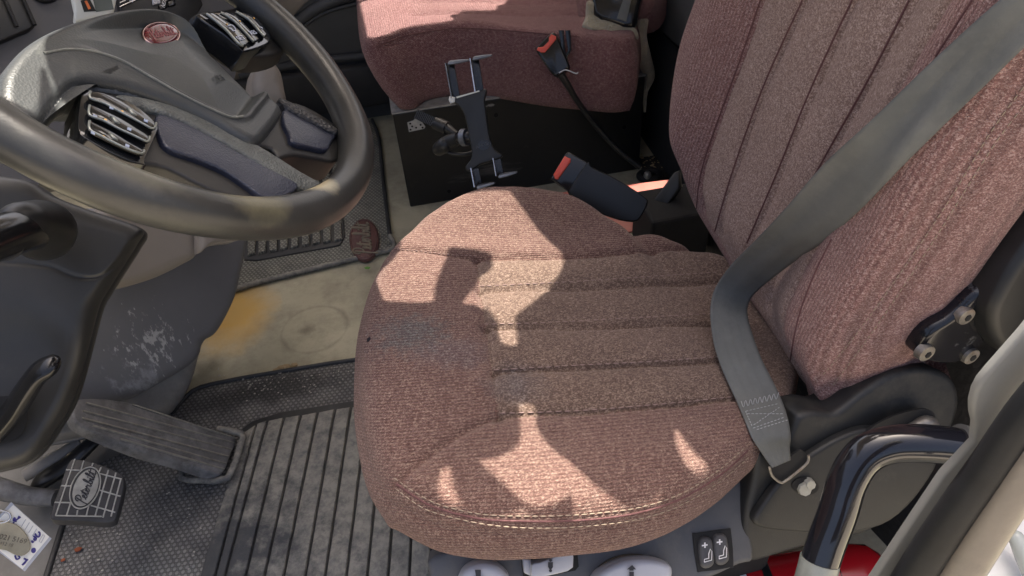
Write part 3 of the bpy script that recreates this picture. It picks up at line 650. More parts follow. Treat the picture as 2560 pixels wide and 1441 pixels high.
# armrest bracket on the backrest side
AB=Pl(atd(2380,840,.412/ray(2380,840).y),(.1,-.95,.1))
arm=plate('armrest_bracket',AB,smooth(AB.pxs([(2300,885),(2330,830),(2390,790),(2440,740),(2500,700),(2560,660),(2600,640),(2600,700),(2520,790),(2470,850),(2420,900),(2370,915),(2320,905)]),3),.03,mat('glossy_bracket',(.012,.012,.016),.16,var=(30,.4),dust=((.45,.45,.44),22,.6,.8)),seat,bev=.008,seg=4)
for x,y in ((2411,788),(2312,880),(2424,888)):
    tube('bolt',[AB.w(*AB.px(x,y),-.004),AB.w(*AB.px(x,y),.0035)],[.010,.009],steel,arm,seg=20,sub=1)
    plate('bolt_socket',AB,ell(*AB.px(x+2,y+2),.004,.004,0,6),.001,matte,arm,bev=0,h=.0041)
AB2=Pl(atd(2520,780,.40/ray(2520,780).y),(.1,-.93,.2))
plate('armrest_end',AB2,smooth(AB2.pxs([(2480,790),(2500,740),(2560,640),(2640,560),(2680,800),(2560,900),(2515,885),(2485,840)]),3),.08,blk,seat,bev=.01,seg=3)
# ------------------------------------------------------------------ driver seat belt
belt_m=mat('grey_webbing',(.125,.13,.126),.75,bump=(700,.6,.0008),bump2=(1500,.5,.0005),var=(10,.25),dust=((.2,.2,.19),14,.48,.45),spec=.3)
LR=[((2640,-110),(2735,-25)),((2499,0),(2590,92)),((2343,141),(2430,245)),((2178,301),(2270,400)),((2062,408),(2155,520)),((1965,520),(2062,602)),((1890,600),(2000,643)),((1835,655),(1940,688)),((1800,700),(1895,725)),((1781,740),(1872,755)),((1776,790),(1869,790)),((1785,860),(1882,838)),((1806,925),(1905,900)),((1840,1000),(1945,980)),((1862,1052),(1966,1035)),((1880,1095),(1976,1085)),((1908,1138),(1974,1116)),((1930,1170),(1976,1150))]
raw=[]
for l,r_ in LR:
    ts=[]
    for f in (0.1,.35,.65,.9):
        x=l[0]+(r_[0]-l[0])*f; y=l[1]+(r_[1]-l[1])*f; hh=hit(BS,x,y)
        if hh: ts.append((hh[0]-C0).dot(fw))
    raw.append(min(ts)-.007 if ts else None)
tA=(S_.w(*S_.px(1950,1150),.015)-C0).dot(fw); raw[-1]=tA; raw[-2]=tA+.0
n_=len(raw)
for i in range(n_):
    if raw[i] is None:
        a=next((k for k in range(i,-1,-1) if raw[k] is not None),None); b=next((k for k in range(i,n_) if raw[k] is not None),None)
        raw[i]=raw[b] if a is None else raw[a]
# webbing is taut: never deeper than its neighbours' chord
dep=raw[:]
for _ in range(3):
    for i in range(1,n_-1): dep[i]=min(dep[i],(dep[i-1]+dep[i+1])/2+.0012)
cent=[(l[0],l[1],r_[0],r_[1],d) for (l,r_),d in zip(LR,dep)]
S=smooth(cent,8,False); Vv=[];Ff=[];nc=14
for i,s in enumerate(S):
    for k in range(nc+1):
        f=k/nc; x=s[0]+(s[2]-s[0])*f; y=s[1]+(s[3]-s[1])*f; t=i/len(S)
        wv=.0022*math.sin(f*7+t*9)*math.exp(-((t-.22)/.2)**2)+.0015*math.sin(f*11+2)*math.exp(-((t-.33)/.12)**2)+.006*math.exp(-((f-.8-(t-.18)*4)/.16)**2)*math.exp(-((t-.16)/.07)**2)
        wv+=(.0006 if t>.6 else .00025)*math.cos(f*math.pi*2*4.5)
        bend=.012*math.exp(-((t-.5)/.07)**2)*f
        Vv.append(atd(x,y,s[4]-wv+bend))
nn=nc+1
for i in range(len(S)-1):
    for k in range(nc): Ff.append((i*nn+k,i*nn+k+1,(i+1)*nn+k+1,(i+1)*nn+k))
blt=thing('seat_belt',tuple(Vv[-1]),'grey seat belt webbing running diagonally across the driver backrest to its anchor','seat belt')
web=mesh('webbing',Vv,Ff,belt_m,blt)
sd=web.modifiers.new('thickness','SOLIDIFY'); sd.thickness=.0012; sd.offset=0
bW=bvh(web)
sthr=mat('grey_thread',(.32,.33,.34),.7)
zz=[]; 
for i in range(17):
    f=i/16; xa=1853+f*93; ya=1012-f*22; zz.append((xa,ya+(9 if i%2 else -7)))
stitches('stitching',[bW],zz,sthr,web,cont=True,r=.0005,lift=.001)
for L in ([(1864,1030),(1950,1010)],[(1864,1030),(1882,1072)],[(1882,1072),(1968,1042)],[(1868,1036),(1962,1036)],[(1884,1064),(1952,1018)],[(1892,1075),(1972,1050)]):
    L2=[L[0],((L[0][0]+L[1][0])/2,(L[0][1]+L[1][1])/2),L[1]]; stitches('stitching',[bW],L2,sthr,web,dash=.003,gap=.0012,r=.0005,lift=.001)
# ------------------------------------------------------------------ driver belt buckle
redb=mat('red_release',(.75,.1,.06),.4); 
def buckle(nm,lab,segs,t,top,seg2):
    pass
bk1=thing('belt_buckle',tuple(atz(1600,545,.33)),'black belt buckle with red release button rising at the far side of the driver cushion','buckle')
Q=Pl(atd(1500,470,1.19),(-.25,-.75,.62))
bd=plate('body',Q,smooth(Q.pxs([(1418,478),(1380,450),(1385,436),(1412,388),(1424,381),(1440,390),(1472,410),(1470,432),(1428,492)]),3),.022,blkgloss,bk1,bev=.003,h=.004)
plate('release_button',Q,Q.pxs([(1384,437),(1412,391),(1427,398),(1427,406),(1396,449),(1388,448)]),.01,redb,bd,bev=.002,h=.0075)
plate('sleeve',Q.off(0),smooth(Q.pxs([(1432,490),(1425,475),(1466,410),(1476,412),(1482,420),(1540,448),(1610,492),(1618,510),(1600,545),(1580,555),(1530,545),(1470,520)]),3),.026,mat('buckle_sleeve',(.006,.006,.006),.33,bump=(300,.1,.0005),spec=.4),bk1,bev=.008,h=.01,seg=4)
# ------------------------------------------------------------------ passenger seat box and seat
boxm=mat('black_box_paint',(.014,.0135,.014),.3,bump=(200,.1,.0006),var=(8,.3),dust=((.14,.12,.11),22,.6,.3),patches=(((.2,1.55,.25),(.03,.1,.006),(.4,.38,.36),80,2,.4,.4,.6),((.2,1.55,.07),(.16,.1,.05),(.2,.18,.17),30,3.2,.62,.5,.6,((.12,1,1),(0,0,.0)))))
pb=thing('seat_box',(.28,1.8,0),'black painted metal box under the passenger seat with screw holes in its side','seat box')
X0,X1=-.028,.585
box('body',((X0+X1)/2,1.80,.1325),(X1-X0,.50,.265),boxm,pb,bev=.003)
lipm=mat('pale_grey_lip',(.3,.29,.27),.6,var=(60,.4))  # lip much paler than the box body
box('lip',((X0+X1)/2,1.80,.269),(X1-X0+.004,.51,.004),lipm,pb,bev=0)
BX=Pl((0,1.55,0),(0,-1,0)); BX.a=Vector((1,0,0)); BX.b=Vector((0,0,1))
hm=mat('screw_hole',(.004,.004,.004),.9)
for x,y in ((1240,288),(1560,318),(1123,478),(1104,350)): plate('screw_hole',BX,ell(*BX.px(x,y),.0055,.0055,0,14),.001,hm,pb,bev=0,h=.001); tube('hole_rim',[BX.w(u,v,.0005) for u,v in ell(*BX.px(x,y),.0058,.0058,0,14)],.0005,blkpaint,pb,seg=5,sub=1,closed=True)
plt_=plate('perforated_plate',BX,BX.pxs([(1018,305),(1033,300),(1037,296),(1050,297),(1063,315),(1060,320),(1022,328)]),.003,mat('grey_plate',(.4,.39,.37),.6,var=(60,.3)),pb,bev=0,h=.004)
for x,y in ((1025,307),(1026,322),(1040,317),(1051,310),(1056,317),(1030,314)): plate('hole',BX,ell(*BX.px(x,y),.0025,.0025,0,8),.001,hm,plt_,bev=0,h=.0045)
ps=thing('passenger_seat',(.28,1.8,.27),'maroon cloth passenger seat cushion on the black metal box at the top','seat')
TP=Pl((.2,1.8,.43),(.03,0,1)); TP.a=Vector((1,0,-.03)).normalized(); TP.b=TP.n.cross(TP.a)
pO=smooth(TP.pxs([(905,95),(925,112),(955,108),(1005,88),(1088,75),(1171,70),(1296,78),(1450,90),(1568,94),(1592,60),(1600,-120),(1500,-240),(1200,-260),(960,-240),(895,-120),(893,0)]),6)
pseam=[smooth(TP.pxs(L),4,False) for L in ([(1050,12),(1250,8),(1450,0)],[(1040,44),(1250,36),(1480,30)],[(1050,-25),(1250,-30),(1480,-35)])]
def ph(P):
    h=np.zeros(len(P))
    for s in pseam: d=polydist(P,s); h-=.006*np.exp(-(d/.008)**2)+.004*np.exp(-(d/.03)**2)
    return h+.012*sst((.16-P[:,0])/.2)
fabP=fabric('maroon_knit_passenger',(.075,.028,.032),(.19,.085,.085),(.48,.33,.31),rows=((1300,0,1300),.3))
pc=pillow('cushion',TP,pO,fabP,ps,N=300,Rn=60,edge=.02,side=((.003,.006),(.008,.02),(.013,.045),(.015,.075),(.014,.105),(.010,.135),(.003,.155),(-.05,.165)),hf=ph,disp=lambda V:np.array([v+np.array((0,-1,.5))*.006*noise.noise(Vector(v)*9)+np.array((.055*max(0,min(1,(.42-v[2])/.14))*max(0,min(1,(.12-v[0])/.15)),0,0)) for v in V]))
bP=bvh(pc)
stitches('stitching',[bP],[(938,118),(1005,92),(1088,76),(1171,70),(1296,79),(1450,92)],thr_d,pc,cont=True,r=.0014,lift=0)
# backrest of the passenger seat, folded corner with fleece underneath
psb=pillow('backrest',Pl(atd(1530,-60,1.62),(-.5,-.5,.7)),smooth(Pl(atd(1530,-60,1.62),(-.5,-.5,.7)).pxs([(1440,-160),(1436,20),(1450,62),(1475,40),(1600,30),(1640,-40),(1640,-160)]),4),fabP,ps,N=120,Rn=20,edge=.03,side=((0,0),(.004,.03),(0,.08)))
fleece=mat('beige_fleece',(.46,.40,.27),.95,bump=(260,1,.008),bump2=(60,.6,.006),var=(40,.25),sheen=.6)
fl1=thing('fleece_liner',tuple(atd(1520,80,1.72)),'beige fleece lining hanging out behind the passenger cushion','lining')
FP=Pl(atd(1520,60,1.57),(-.3,-.75,.6))
pillow('flap',FP,smooth(FP.pxs([(1466,5),(1485,2),(1490,32),(1520,45),(1560,62),(1590,70),(1592,92),(1540,88),(1490,80),(1455,68),(1462,40)]),4),fleece,fl1,N=120,Rn=14,edge=.012,side=((0,0),(0,.02)),disp=lambda V:np.array([v+np.array(FP.n)*.008*noise.noise(Vector(v)*40) for v in V]))
tube('strip',[atd(x,y,t) for x,y,t in ((1596,-20,1.60),(1606,40,1.62),(1604,90,1.64),(1610,140,1.68),(1622,190,1.78),(1612,230,1.80),(1612,280,1.82))],[.012,.014,.012,.016,.015,.008,.003],fleece,fl1,seg=12)
rt=thing('belt_retractor',tuple(atd(1530,30,1.68)),'black belt retractor housing with a grey strap lying in the beige fleece','belt retractor')
RP=Pl(atd(1530,20,1.56),(-.3,-.7,.65))
plate('housing',RP,smooth(RP.pxs([(1484,34),(1492,-40),(1600,-40),(1596,20),(1580,66),(1530,54)]),2),.05,blkgloss,rt,bev=.008)
plate('strap',RP,RP.pxs([(1572,-40),(1588,-40),(1566,56),(1542,48)]),.004,belt_m,rt,bev=.001,h=.006)
# passenger buckle on a long stalk
bk2=thing('belt_buckle',tuple(atz(1600,430,.02)),'black belt buckle with red button on a long dark stalk against the passenger seat','buckle')
G=Pl(atd(1385,135,1.55),(-.3,-.75,.55))
b2=plate('body',G,smooth(G.pxs([(1341,128),(1345,118),(1378,84),(1392,90),(1410,130),(1424,165),(1415,175),(1392,192),(1372,175)]),2),.03,blkgloss,bk2,bev=.004,h=.008)
plate('release_button',G,G.pxs([(1343,127),(1347,121),(1360,119),(1374,105),(1374,96),(1380,88),(1391,93),(1392,100),(1364,133),(1354,133)]),.006,redb,b2,bev=.0015,h=.0115)
tube('stalk',[atd(1398,180,1.56),atd(1415,205,1.575),atd(1445,255,1.62),atd(1490,315,1.68),atd(1545,375,1.72),atd(1600,418,1.74)],[.009,.008,.0065,.0065,.0065,.007],blk,bk2,seg=12)
tube('tie',[atd(x,y,1.54) for x,y in ((1398,182),(1412,175),(1425,178),(1440,184),(1445,181))],.0015,greyp,bk2,seg=6)
st2=thing('belt_strap',tuple(atd(1420,130,1.66)),'pair of narrow black straps against the passenger cushion side behind the buckle','strap')
for dx in (0,16): plate('strap',Pl(atd(1410,110,1.54),(-.1,-.9,.3)),Pl(atd(1410,110,1.54),(-.1,-.9,.3)).pxs([(1397+dx,76),(1410+dx,76),(1413+dx,125),(1420-dx*.3,150),(1412-dx*.3,150),(1404+dx,125)]),.003,blkgloss,st2,bev=.001)
# ------------------------------------------------------------------ tablet holder
th=thing('tablet_holder',tuple(atd(1190,300,1.35)),'black spring clamp tablet holder with four hooked arms in front of the seat box','tablet holder')
H=Pl(atd(1190,290,1.33),(-.12,-.80,.58))
bo=plate('body',H,smooth(H.pxs([(1122,250),(1124,238),(1140,243),(1198,226),(1214,222),(1217,230),(1212,248),(1214,270),(1222,330),(1232,365),(1245,380),(1254,385),(1252,396),(1200,412),(1178,428),(1166,426),(1164,415),(1176,400),(1180,380),(1172,340),(1162,290),(1145,262)]),2),.014,blk,th,bev=.003,seg=3)
plate('worn_edge',H,H.pxs([(1140,242),(1198,226),(1199,229),(1142,246)]),.003,mat('bare_white_edge',(.7,.7,.62),.5),bo,bev=0,h=.001)
plate('worn_corner',H,H.pxs([(1121,249),(1124,240),(1138,243),(1137,255),(1126,259)]),.004,mat('bare_white_edge2',(.7,.7,.65),.4),bo,bev=.001,h=.001)
lg=plate('oval_logo',H,H.pxs(ell(1209,363,15,13,-.3,24)),.002,blkgloss,bo,bev=0,h=.0008)
u,v=H.px(1209,363); text('logo_letters','ARKON',H,u,v,.0085,.22,mat('logo_grey',(.06,.06,.065),.4),bo,h=.0015)
silver=mat('dark_silver',(.16,.17,.19),.35,.5,var=(50,.3))
def arm(base,tip,hook,w,name='arm',m=silver):
    # strap from base to tip (px), plus hook finger towards hook (px)
    a=plate(name,H,H.pxs([(base[0]-w/2,base[1]),(tip[0]-w/2,tip[1]),(tip[0]+w/2,tip[1]),(base[0]+w/2,base[1])]),.006,blkgloss,th,bev=.001,h=-.003)
    p0=H.w(*H.px(*tip),0); p1=H.w(*H.px(*hook),.02)
    tube('hook',[p0-H.a*.0,(p0+p1)/2,p1],[.007,.0065,.003],m,a,seg=8,sub=1,flat=.5)
    tube('edge_rail',[H.w(*H.px(base[0]-w/2,base[1]),.0),H.w(*H.px(tip[0]-w/2,tip[1]),.0)],.0016,chrome,a,seg=6,sub=1)
arm((1140,246),(1124,157),(1174,156),22); arm((1199,230),(1186,146),(1230,144),22)
arm((1187,420),(1196,468),(1237,458),20,m=silver); arm((1242,395),(1250,440),(1292,432),20,m=silver)
bj=tube('ball_joint',[atd(1172,343,1.36),atd(1150,346,1.38)],.011,blkpaint,th,seg=16,sub=1,rounded=True)
tube('collar',[atd(1168,343,1.365),atd(1156,344,1.37)],.0165,silver,th,seg=20,sub=1)
tube('arm_socket',[atd(1148,345,1.39),atd(1122,356,1.41),atd(1108,364,1.42)],[.012,.015,.015],blk,th,seg=14,sub=2)
tube('clamp_knob',[atd(1112,362,1.41),atd(1098,372,1.42)],[.0155,.014],blk,th,seg=14,sub=1,rounded=True)
tube('cable',[atd(1110,375,1.42),atd(1130,384,1.42),atd(1160,386,1.42),atd(1185,380,1.42)],.004,blk,th,seg=8)
plug=thing('cable_plug',tuple(atd(1090,310,1.5)),'black ribbed cable plug with a knurled boot hanging by the seat box corner','plug')
g0=atd(1046,288,1.52); g1=atd(1090,308,1.50)
for k in range(11):
    a=g0.lerp(g1,k/11); b=g0.lerp(g1,(k+.55)/11); tube('ridge',[a,b],.0135,blk,plug,seg=4,sub=1)
tube('core',[g0,g1],.0105,blkpaint,plug,seg=4,sub=1)
tube('connector',[g1,atd(1118,320,1.49)],.0145,blk,plug,seg=6,sub=1)
tube('boot',[atd(1116,319,1.49),atd(1132,330,1.48),atd(1150,342,1.47)],[.011,.008,.006],blk,plug,seg=10)
# ------------------------------------------------------------------ steering wheel
wc=Vector((-.225,.733,.799)); wn=Vector((.676,-.070,.734)).normalized()
Wp=Pl(wc,wn)
sw=thing('steering_wheel',tuple(wc),'large dark four spoke steering wheel with worn rim and round maroon hub emblem','steering wheel')
wear1=tuple(atd(760,480,.83)); 
rimm=mat('worn_rim_leather',(.036,.036,.034),.34,bump=(450,.2,.0005),bump2=(60,.25,.001),var=(14,.3),dust=((.10,.095,.075),12,.52,.5),
  patches=((tuple(Wp.w(*Wp.px(560,510))),(.12,.05,.05),(.36,.32,.17),14,.7,.35,.5,.4),(tuple(Wp.w(*Wp.px(775,478))),(.04,.04,.04),(.55,.48,.3),30,.4,.25,.3,.85),(tuple(Wp.w(*Wp.px(300,440))),(.1,.05,.05),(.26,.25,.19),14,.7,.35,.5,.4)))
rr_=.2225; N_=72
ringpts=[Wp.w(rr_*math.cos(2*math.pi*k/N_),rr_*math.sin(2*math.pi*k/N_)) for k in range(N_)]
def radk(k):
    return .0198+.0006*math.sin(k*.7)
rim=tube('rim',ringpts,[radk(k) for k in range(N_)],rimm,sw,seg=28,sub=3,closed=True)
hubm=mat('hub_leatherette',(.05,.054,.055),.40,bump=(520,.3,.0006,'v'),bump2=(700,.2,.0005),var=(10,.15),dust=((.2,.19,.15),20,.6,.35))
hubm2=mat('hub_pad_leatherette',(.075,.08,.077),.38,bump=(480,.3,.0006,'v'),var=(8,.15),dust=((.16,.16,.14),16,.58,.3))
bluem=mat('blue_black_insert',(.028,.032,.052),.3,bump=(480,.45,.0008,'v'),var=(20,.2))
worn=mat('worn_grain_strip',(.12,.128,.12),.5,bump=(420,.7,.0012,'v'),var=(60,.4))
hO=[(0,250),(0,200),(15,160),(60,110),(120,72),(200,42),(290,22),(380,18),(440,30),(490,58),(545,108),(600,165),(660,222),(705,262),(705,285),(672,330),(645,352),(600,335),(540,300),(480,270),(400,238),(300,208),(200,200),(150,240),(100,300),(40,285)]
pad=smooth([(94,137),(169,122),(232,126),(300,148),(375,188),(469,241),(562,285),(607,292),(632,268),(665,221),(645,190),(585,135),(525,82),(469,45),(412,26),(330,30),(230,50),(150,80),(105,110)],4)
HU=Wp.off(.0); pad2d=HU.pxs(pad,.0)
_a=np.array(HU.px(150,110)); _b=np.array(HU.px(420,200)); HXL=np.linalg.norm(_b-_a); HXd=(_b-_a)/HXL; HX0=_a@HXd
def hub_h(P):
    d=polydist(P,pad2d,True); i=inside(P,pad2d); s=np.where(i,d,-d)
    fx=sst((P@np.array(HXd)-HX0)/HXL); h=-.015*sst((s)/.009)*fx                                  # the centre pad sits in a recess
    h+=.003*np.exp(-((s+.002)/.0035)**2)*fx                   # raised lip round it
    dc=np.linalg.norm(P-np.array(HU.px(380,130)),axis=1); h+=.010*sst(s/.06)
    return h+.0
hub=pillow('hub_cover',HU,smooth(HU.pxs(hO),4),[hubm,hubm2],sw,N=420,Rn=130,edge=.010,side=((0,0),(.002,.01),(0,.03),(-.01,.05)),hf=hub_h,cen=HU.px(330,150),exact=True,matf=lambda c:inside(c,pad2d).astype(int))
bH=bvh(hub)
lipm2=mat('pad_lip_highlight',(.20,.205,.18),.4,bump=(300,.3,.0005),var=(60,.3))  # highlight along the pad ridge painted in as a paler colour
stitches('pad_lip',[bH],[(110,134),(169,124),(232,129),(300,150),(375,191),(469,244),(562,287),(590,293),(607,291)],lipm2,hub,cont=True,r=.0013,lift=.0002)
stitches('pad_lip',[bH],[(485,56),(525,86),(585,139),(645,195),(662,216)],lipm2,hub,cont=True,r=.0016,lift=.0002)
ph_=hit([bH],400,88)
EP=Pl(ph_[0],wn)
emred=mat('emblem_red',(.13,.008,.014),.12,coat=.8,var=(60,.2)); 
em=pillow('emblem',EP,EP.pxs(ell(401,89,45,28,.05)),emred,sw,N=48,Rn=10,edge=.004,side=((0,0),(0,.004)),hf=lambda P:np.full(len(P),.004))
tube('emblem_rim',[EP.w(u,v,.0015) for u,v in EP.pxs(ell(401,89,46,29,.05))],.0014,mat('rosy_chrome',(.5,.35,.33),.2,1),em,seg=8,sub=1,closed=True)
u,v=EP.px(401,89); ua,va=EP.px(370,95); ub,vb=EP.px(432,84)
script_word('emblem_lettering',EP,u,v,math.dist((ua,va),(ub,vb)),math.atan2(vb-va,ub-ua),mat('emblem_letters',(.28,.1,.1),.3),em,h=.0042,ysc=1.1)
# airbag mark
a1=hit([bH],560,195)
if a1:
    ap=Pl(a1[0],a1[1] if a1[1].dot(wn)>0 else -a1[1]); text('airbag_mark','SRS',ap,*ap.px(550,195),.011,-.5,hubm,hub,h=.0004)
# spokes
def spoke(nm,L,h,th_,m,par=sw,bev=.004,lab=None): 
    q=Wp.off(h); return plate(nm,q,smooth(q.pxs(L),3) ,th_,m,par,bev=bev,seg=3,label=lab)
darkund=mat('spoke_underside',(.022,.021,.02),.45,bump=(500,.3,.0005),var=(20,.3))
sL=spoke('spoke',[(205,215),(300,232),(400,262),(520,312),(640,372),(745,432),(815,462),(760,505),(690,510),(610,500),(520,470),(420,420),(330,400),(200,330)],-.012,.03,darkund)
spoke('grain_strip',[(300,232),(400,250),(500,288),(600,335),(680,380),(750,425),(805,458),(770,474),(700,440),(640,402),(560,355),(470,308),(390,275),(300,250)],-.006,.02,worn,sL,bev=.005)
spoke('blue_insert',[(392,285),(450,300),(520,335),(600,380),(670,418),(745,458),(722,486),(668,496),(620,465),(560,425),(490,395),(425,372),(400,340)],-.006,.012,bluem,sL,bev=.0025)
sR=spoke('spoke',[(640,352),(700,262),(760,262),(845,315),(862,345),(845,400),(800,398),(740,388),(700,395),(680,370)],-.012,.03,darkund)
spoke('grain_strip',[(700,242),(760,270),(812,300),(846,322),(838,334),(780,302),(725,272)],-.003,.02,mat('black_grain',(.03,.03,.032),.5,bump=(230,1,.002,'v')),sR,bev=.003)
spoke('blue_insert',[(715,268),(760,290),(838,330),(832,350),(818,374),(780,368),(732,355),(722,330),(708,300)],-.006,.01,bluem,sR,bev=.0025)
sP=spoke('spoke',[(480,40),(560,22),(630,18),(690,60),(720,110),(690,135),(620,140),(560,105)],-.014,.025,darkund)
# left pod with buttons
podm=mat('piano_black',(.01,.011,.013),.08,coat=.4,var=(50,.2)); chr2=mat('satin_silver',(.3,.32,.3),.28,.6,var=(50,.15))
pL=spoke('switch_pod',[(206,226),(222,226),(300,245),(350,272),(392,312),(390,335),(362,398),(362,412),(300,392),(225,352),(196,320)],-.002,.03,podm,bev=.005,lab='switch pod on the side nearer the driver door')
q=Wp.off(.0015)
rowsL=[[(224,233),(258,237),(305,258),(340,282),(388,312),(380,326),(345,308),(300,285),(258,262),(224,250)],
       [(222,268),(235,270),(262,282),(300,300),(340,325),(372,346),(366,358),(330,342),(295,326),(255,305),(222,292)],
       [(222,307),(235,312),(262,325),(290,340),(325,362),(358,380),(352,388),(320,378),(285,362),(250,344),(222,328)]]
for L in rowsL:
    b=plate('button',q,smooth(q.pxs(L),2),.003,podm,pL,bev=.001,h=.002)
    low=L[6:][::-1]; up=L[:6]
    lo=[L[-1]]+[L[-2],L[-3],L[-4],L[-5],L[-6]]
    tube('silver_edge',[q.w(*q.px(x,y),.002) for x,y in [L[0]]+lo],.0011,chr2,b,seg=8,sub=3)
    mx,my=(L[2][0]+L[3][0])/2,(L[2][1]+L[3][1])/2+12
    plate('silver_divider',q,q.pxs([(mx-8,my-7),(mx+1,my-3),(mx+16,my+12),(mx+3,my+8)]),.002,chr2,b,bev=.0005,h=.0036)
    for (fx,fy) in ((-46,-8),(40,24)): plate('legend_mark',q,q.pxs([(mx+fx-5,my+fy-4),(mx+fx+5,my+fy),(mx+fx+4,my+fy+6),(mx+fx-6,my+fy+2)]),.0005,mat('legend_blue',(.3,.36,.5),.5),b,bev=0,h=.0026)
    plate('amber_dot',q,ell(*q.px(mx-20,my+2),.0011,.0011,0,8),.0005,mat('amber',(.9,.5,.12),.4),b,bev=0,h=.0027)
pR=spoke('switch_pod',[(492,38),(540,30),(600,30),(640,42),(668,72),(678,95),(665,112),(615,128),(600,118),(560,85)],-.002,.03,podm,bev=.005,lab='switch pod on the side nearer the passenger seat')
colsR=[[(514,38),(540,37),(565,55),(600,80),(620,108),(605,117),(592,110),(565,80),(540,58)],[(550,35),(580,36),(605,58),(635,90),(646,100),(632,107),(618,92),(590,62),(570,46)],[(588,33),(618,36),(645,52),(660,78),(666,88),(658,94),(645,80),(620,52)]]
for L in colsR:
    b=plate('button',q,smooth(q.pxs(L),2),.003,podm,pR,bev=.001,h=.002)
    tube('silver_edge',[q.w(*q.px(x,y),.002) for x,y in [L[0]]+L[:4:-1]],.0017,chr2,b,seg=8,sub=3)
    plate('amber_dot',q,ell(*q.px((L[2][0]+L[7][0])/2,(L[2][1]+L[7][1])/2-3),.0011,.0011,0,8),.0005,mat('amber',(.9,.5,.12),.4),b,bev=0,h=.0027)
lgm=mat('legend_white',(.6,.63,.72),.5)
for s,x,y,z in (('SET',600,100,.009),('RES',630,86,.008),('+',652,74,.008)): text('legend',s,q,*q.px(x,y),z,-.45,lgm,pR,h=.0027)
tube('legend',[q.w(*q.px(x,y),.0028) for x,y in ((568,70),(575,67),(583,72),(586,80),(580,82),(575,77),(570,74))],.0006,lgm,pR,seg=5,sub=3)
# ------------------------------------------------------------------ steering column
col=thing('steering_column',tuple(atd(150,800,.95)),'black plastic steering column shroud below the wheel with stalk and tilt lever','steering column')
shm=mat('column_plastic',(.036,.035,.033),.42,bump=(650,.35,.0004),var=(6,.25),dust=((.12,.11,.1),9,.6,.35))
CP=Pl(atd(160,760,.93),(.25,-.66,.70))
cO2=[(-200,420),(-60,425),(60,440),(130,482),(230,520),(348,562),(338,600),(300,660),(262,720),(240,760),(215,850),(190,930),(160,1010),(120,1080),(70,1150),(0,1180),(-100,1190),(-220,1150)]
def colh(P):
    h=np.zeros(len(P)); s=CP.pxs([(-60,640),(0,652),(70,658),(130,668),(190,692),(250,690),(300,650)]); d=polydist(P,smooth(s,4,False)); h-=.003*np.exp(-(d/.0022)**2)
    s=CP.pxs([(-100,890),(0,850),(60,812),(130,790),(200,770),(240,720)]); d=polydist(P,smooth(s,4,False)); dd=np.array([p for p in P])
    c=np.array(CP.px(60,960)); h-=.02*np.exp(-((np.linalg.norm((P-c)*np.array([1.1,.75]),axis=1))/.07)**4)
    return h
shr=pillow('shroud',CP,smooth(CP.pxs(cO2),4),shm,col,N=320,Rn=90,edge=.028,side=((0,0),(.002,.015),(.0,.03),(-.006,.05)),hf=colh,cen=CP.px(60,800))
tube('stalk_boot',[atd(60,560,.80),atd(100,572,.845),atd(110,590,.88)],[.028,.037,.034],blk,col,seg=24,flat=.9,rounded=True)
stk=tube('turn_stalk',[atd(-120,660,.70),atd(-40,612,.74),atd(40,580,.785),atd(95,570,.83)],[.019,.022,.024,.024],blkgloss,col,seg=24,rounded=True)
tube('grip_ring',[atd(-2,598,.763),atd(2,596,.766)],.0245,blk,stk,seg=24,sub=1)
plate('recess_shade',CP,smooth(CP.pxs([(-60,1010),(10,990),(60,1000),(66,1040),(40,1095),(-60,1110)]),3),.002,matte,shr,bev=0,h=-.006)  # flat black plate stands in for the shade inside the recess
tl=tube('tilt_lever',[atd(-40,1110,.90),atd(30,1030,.885),atd(60,985,.875),(atd(95,935,.865)),atd(120,918,.862)],[.020,.021,.021,.019,.017],blkgloss,col,seg=20,flat=.6,rounded=True)
# key ring, card tag and metal fob
kt=thing('key_tag',tuple(atd(60,1350,.95)),'white plastic card key tag with pen writing hanging at the lower left corner','key tag')
KT=Pl(atd(60,1350,.95),(.15,-.6,.75))
clear=mat('clear_sleeve',(.45,.46,.5),.15,var=(40,.1))
cardm=mat('white_card',(.8,.78,.72),.55,var=(30,.04))
plate('sleeve',KT,KT.pxs([(27,1255),(128,1347),(61,1429),(-50,1345)]),.0008,clear,kt,bev=0,h=-.001)
cd=plate('card',KT,KT.pxs([(33,1262),(123,1342),(56,1423),(-45,1340)]),.0006,cardm,kt,bev=0,h=.0)
ink=mat('blue_ink',(.05,.04,.2),.6); lin=mat('grey_print',(.4,.4,.42),.6)
def pen(L,r=.0011,m=ink,nm='pen_mark',s=3): return tube(nm,[KT.w(*KT.px(x,y),.0006) for x,y in L],r,m,cd,seg=5,sub=s)
pen([(48,1290),(46,1296),(52,1292),(40,1300),(37,1294),(34,1301),(42,1303)]); pen([(33,1306),(36,1308)])
pen([(96,1330),(99,1331),(100,1337),(97,1342),(92,1340),(88,1334)]); pen([(90,1343),(85,1347),(88,1351),(91,1346),(84,1340)]); pen([(80,1351),(82,1356),(85,1353)])
pen([(38,1388),(42,1398),(50,1394),(46,1388)]); pen([(60,1396),(66,1400),(62,1408),(56,1412),(70,1398)]); 
plate('pen_mark',KT,KT.pxs(ell(84,1376,6,7,.4,14)),.0003,ink,cd,bev=0,h=.0004)
for k in range(5): pen([(65+k*9,1298+k*8),(54+k*9,1316+k*8)],.0004,lin,'printed_line',1)
pen([(112,1340),(103,1357),(98,1353),(108,1336),(112,1340)],.0004,lin,'printed_line',1)
brass=mat('worn_brass',(.33,.29,.2),.4,.5,var=(50,.2),dust=((.2,.17,.12),60,.55,.5))
fob=thing('key_fob_disc',tuple(atd(30,1350,.94)),'oval worn metal disc with stamped numbers lying over the white card tag','key fob')
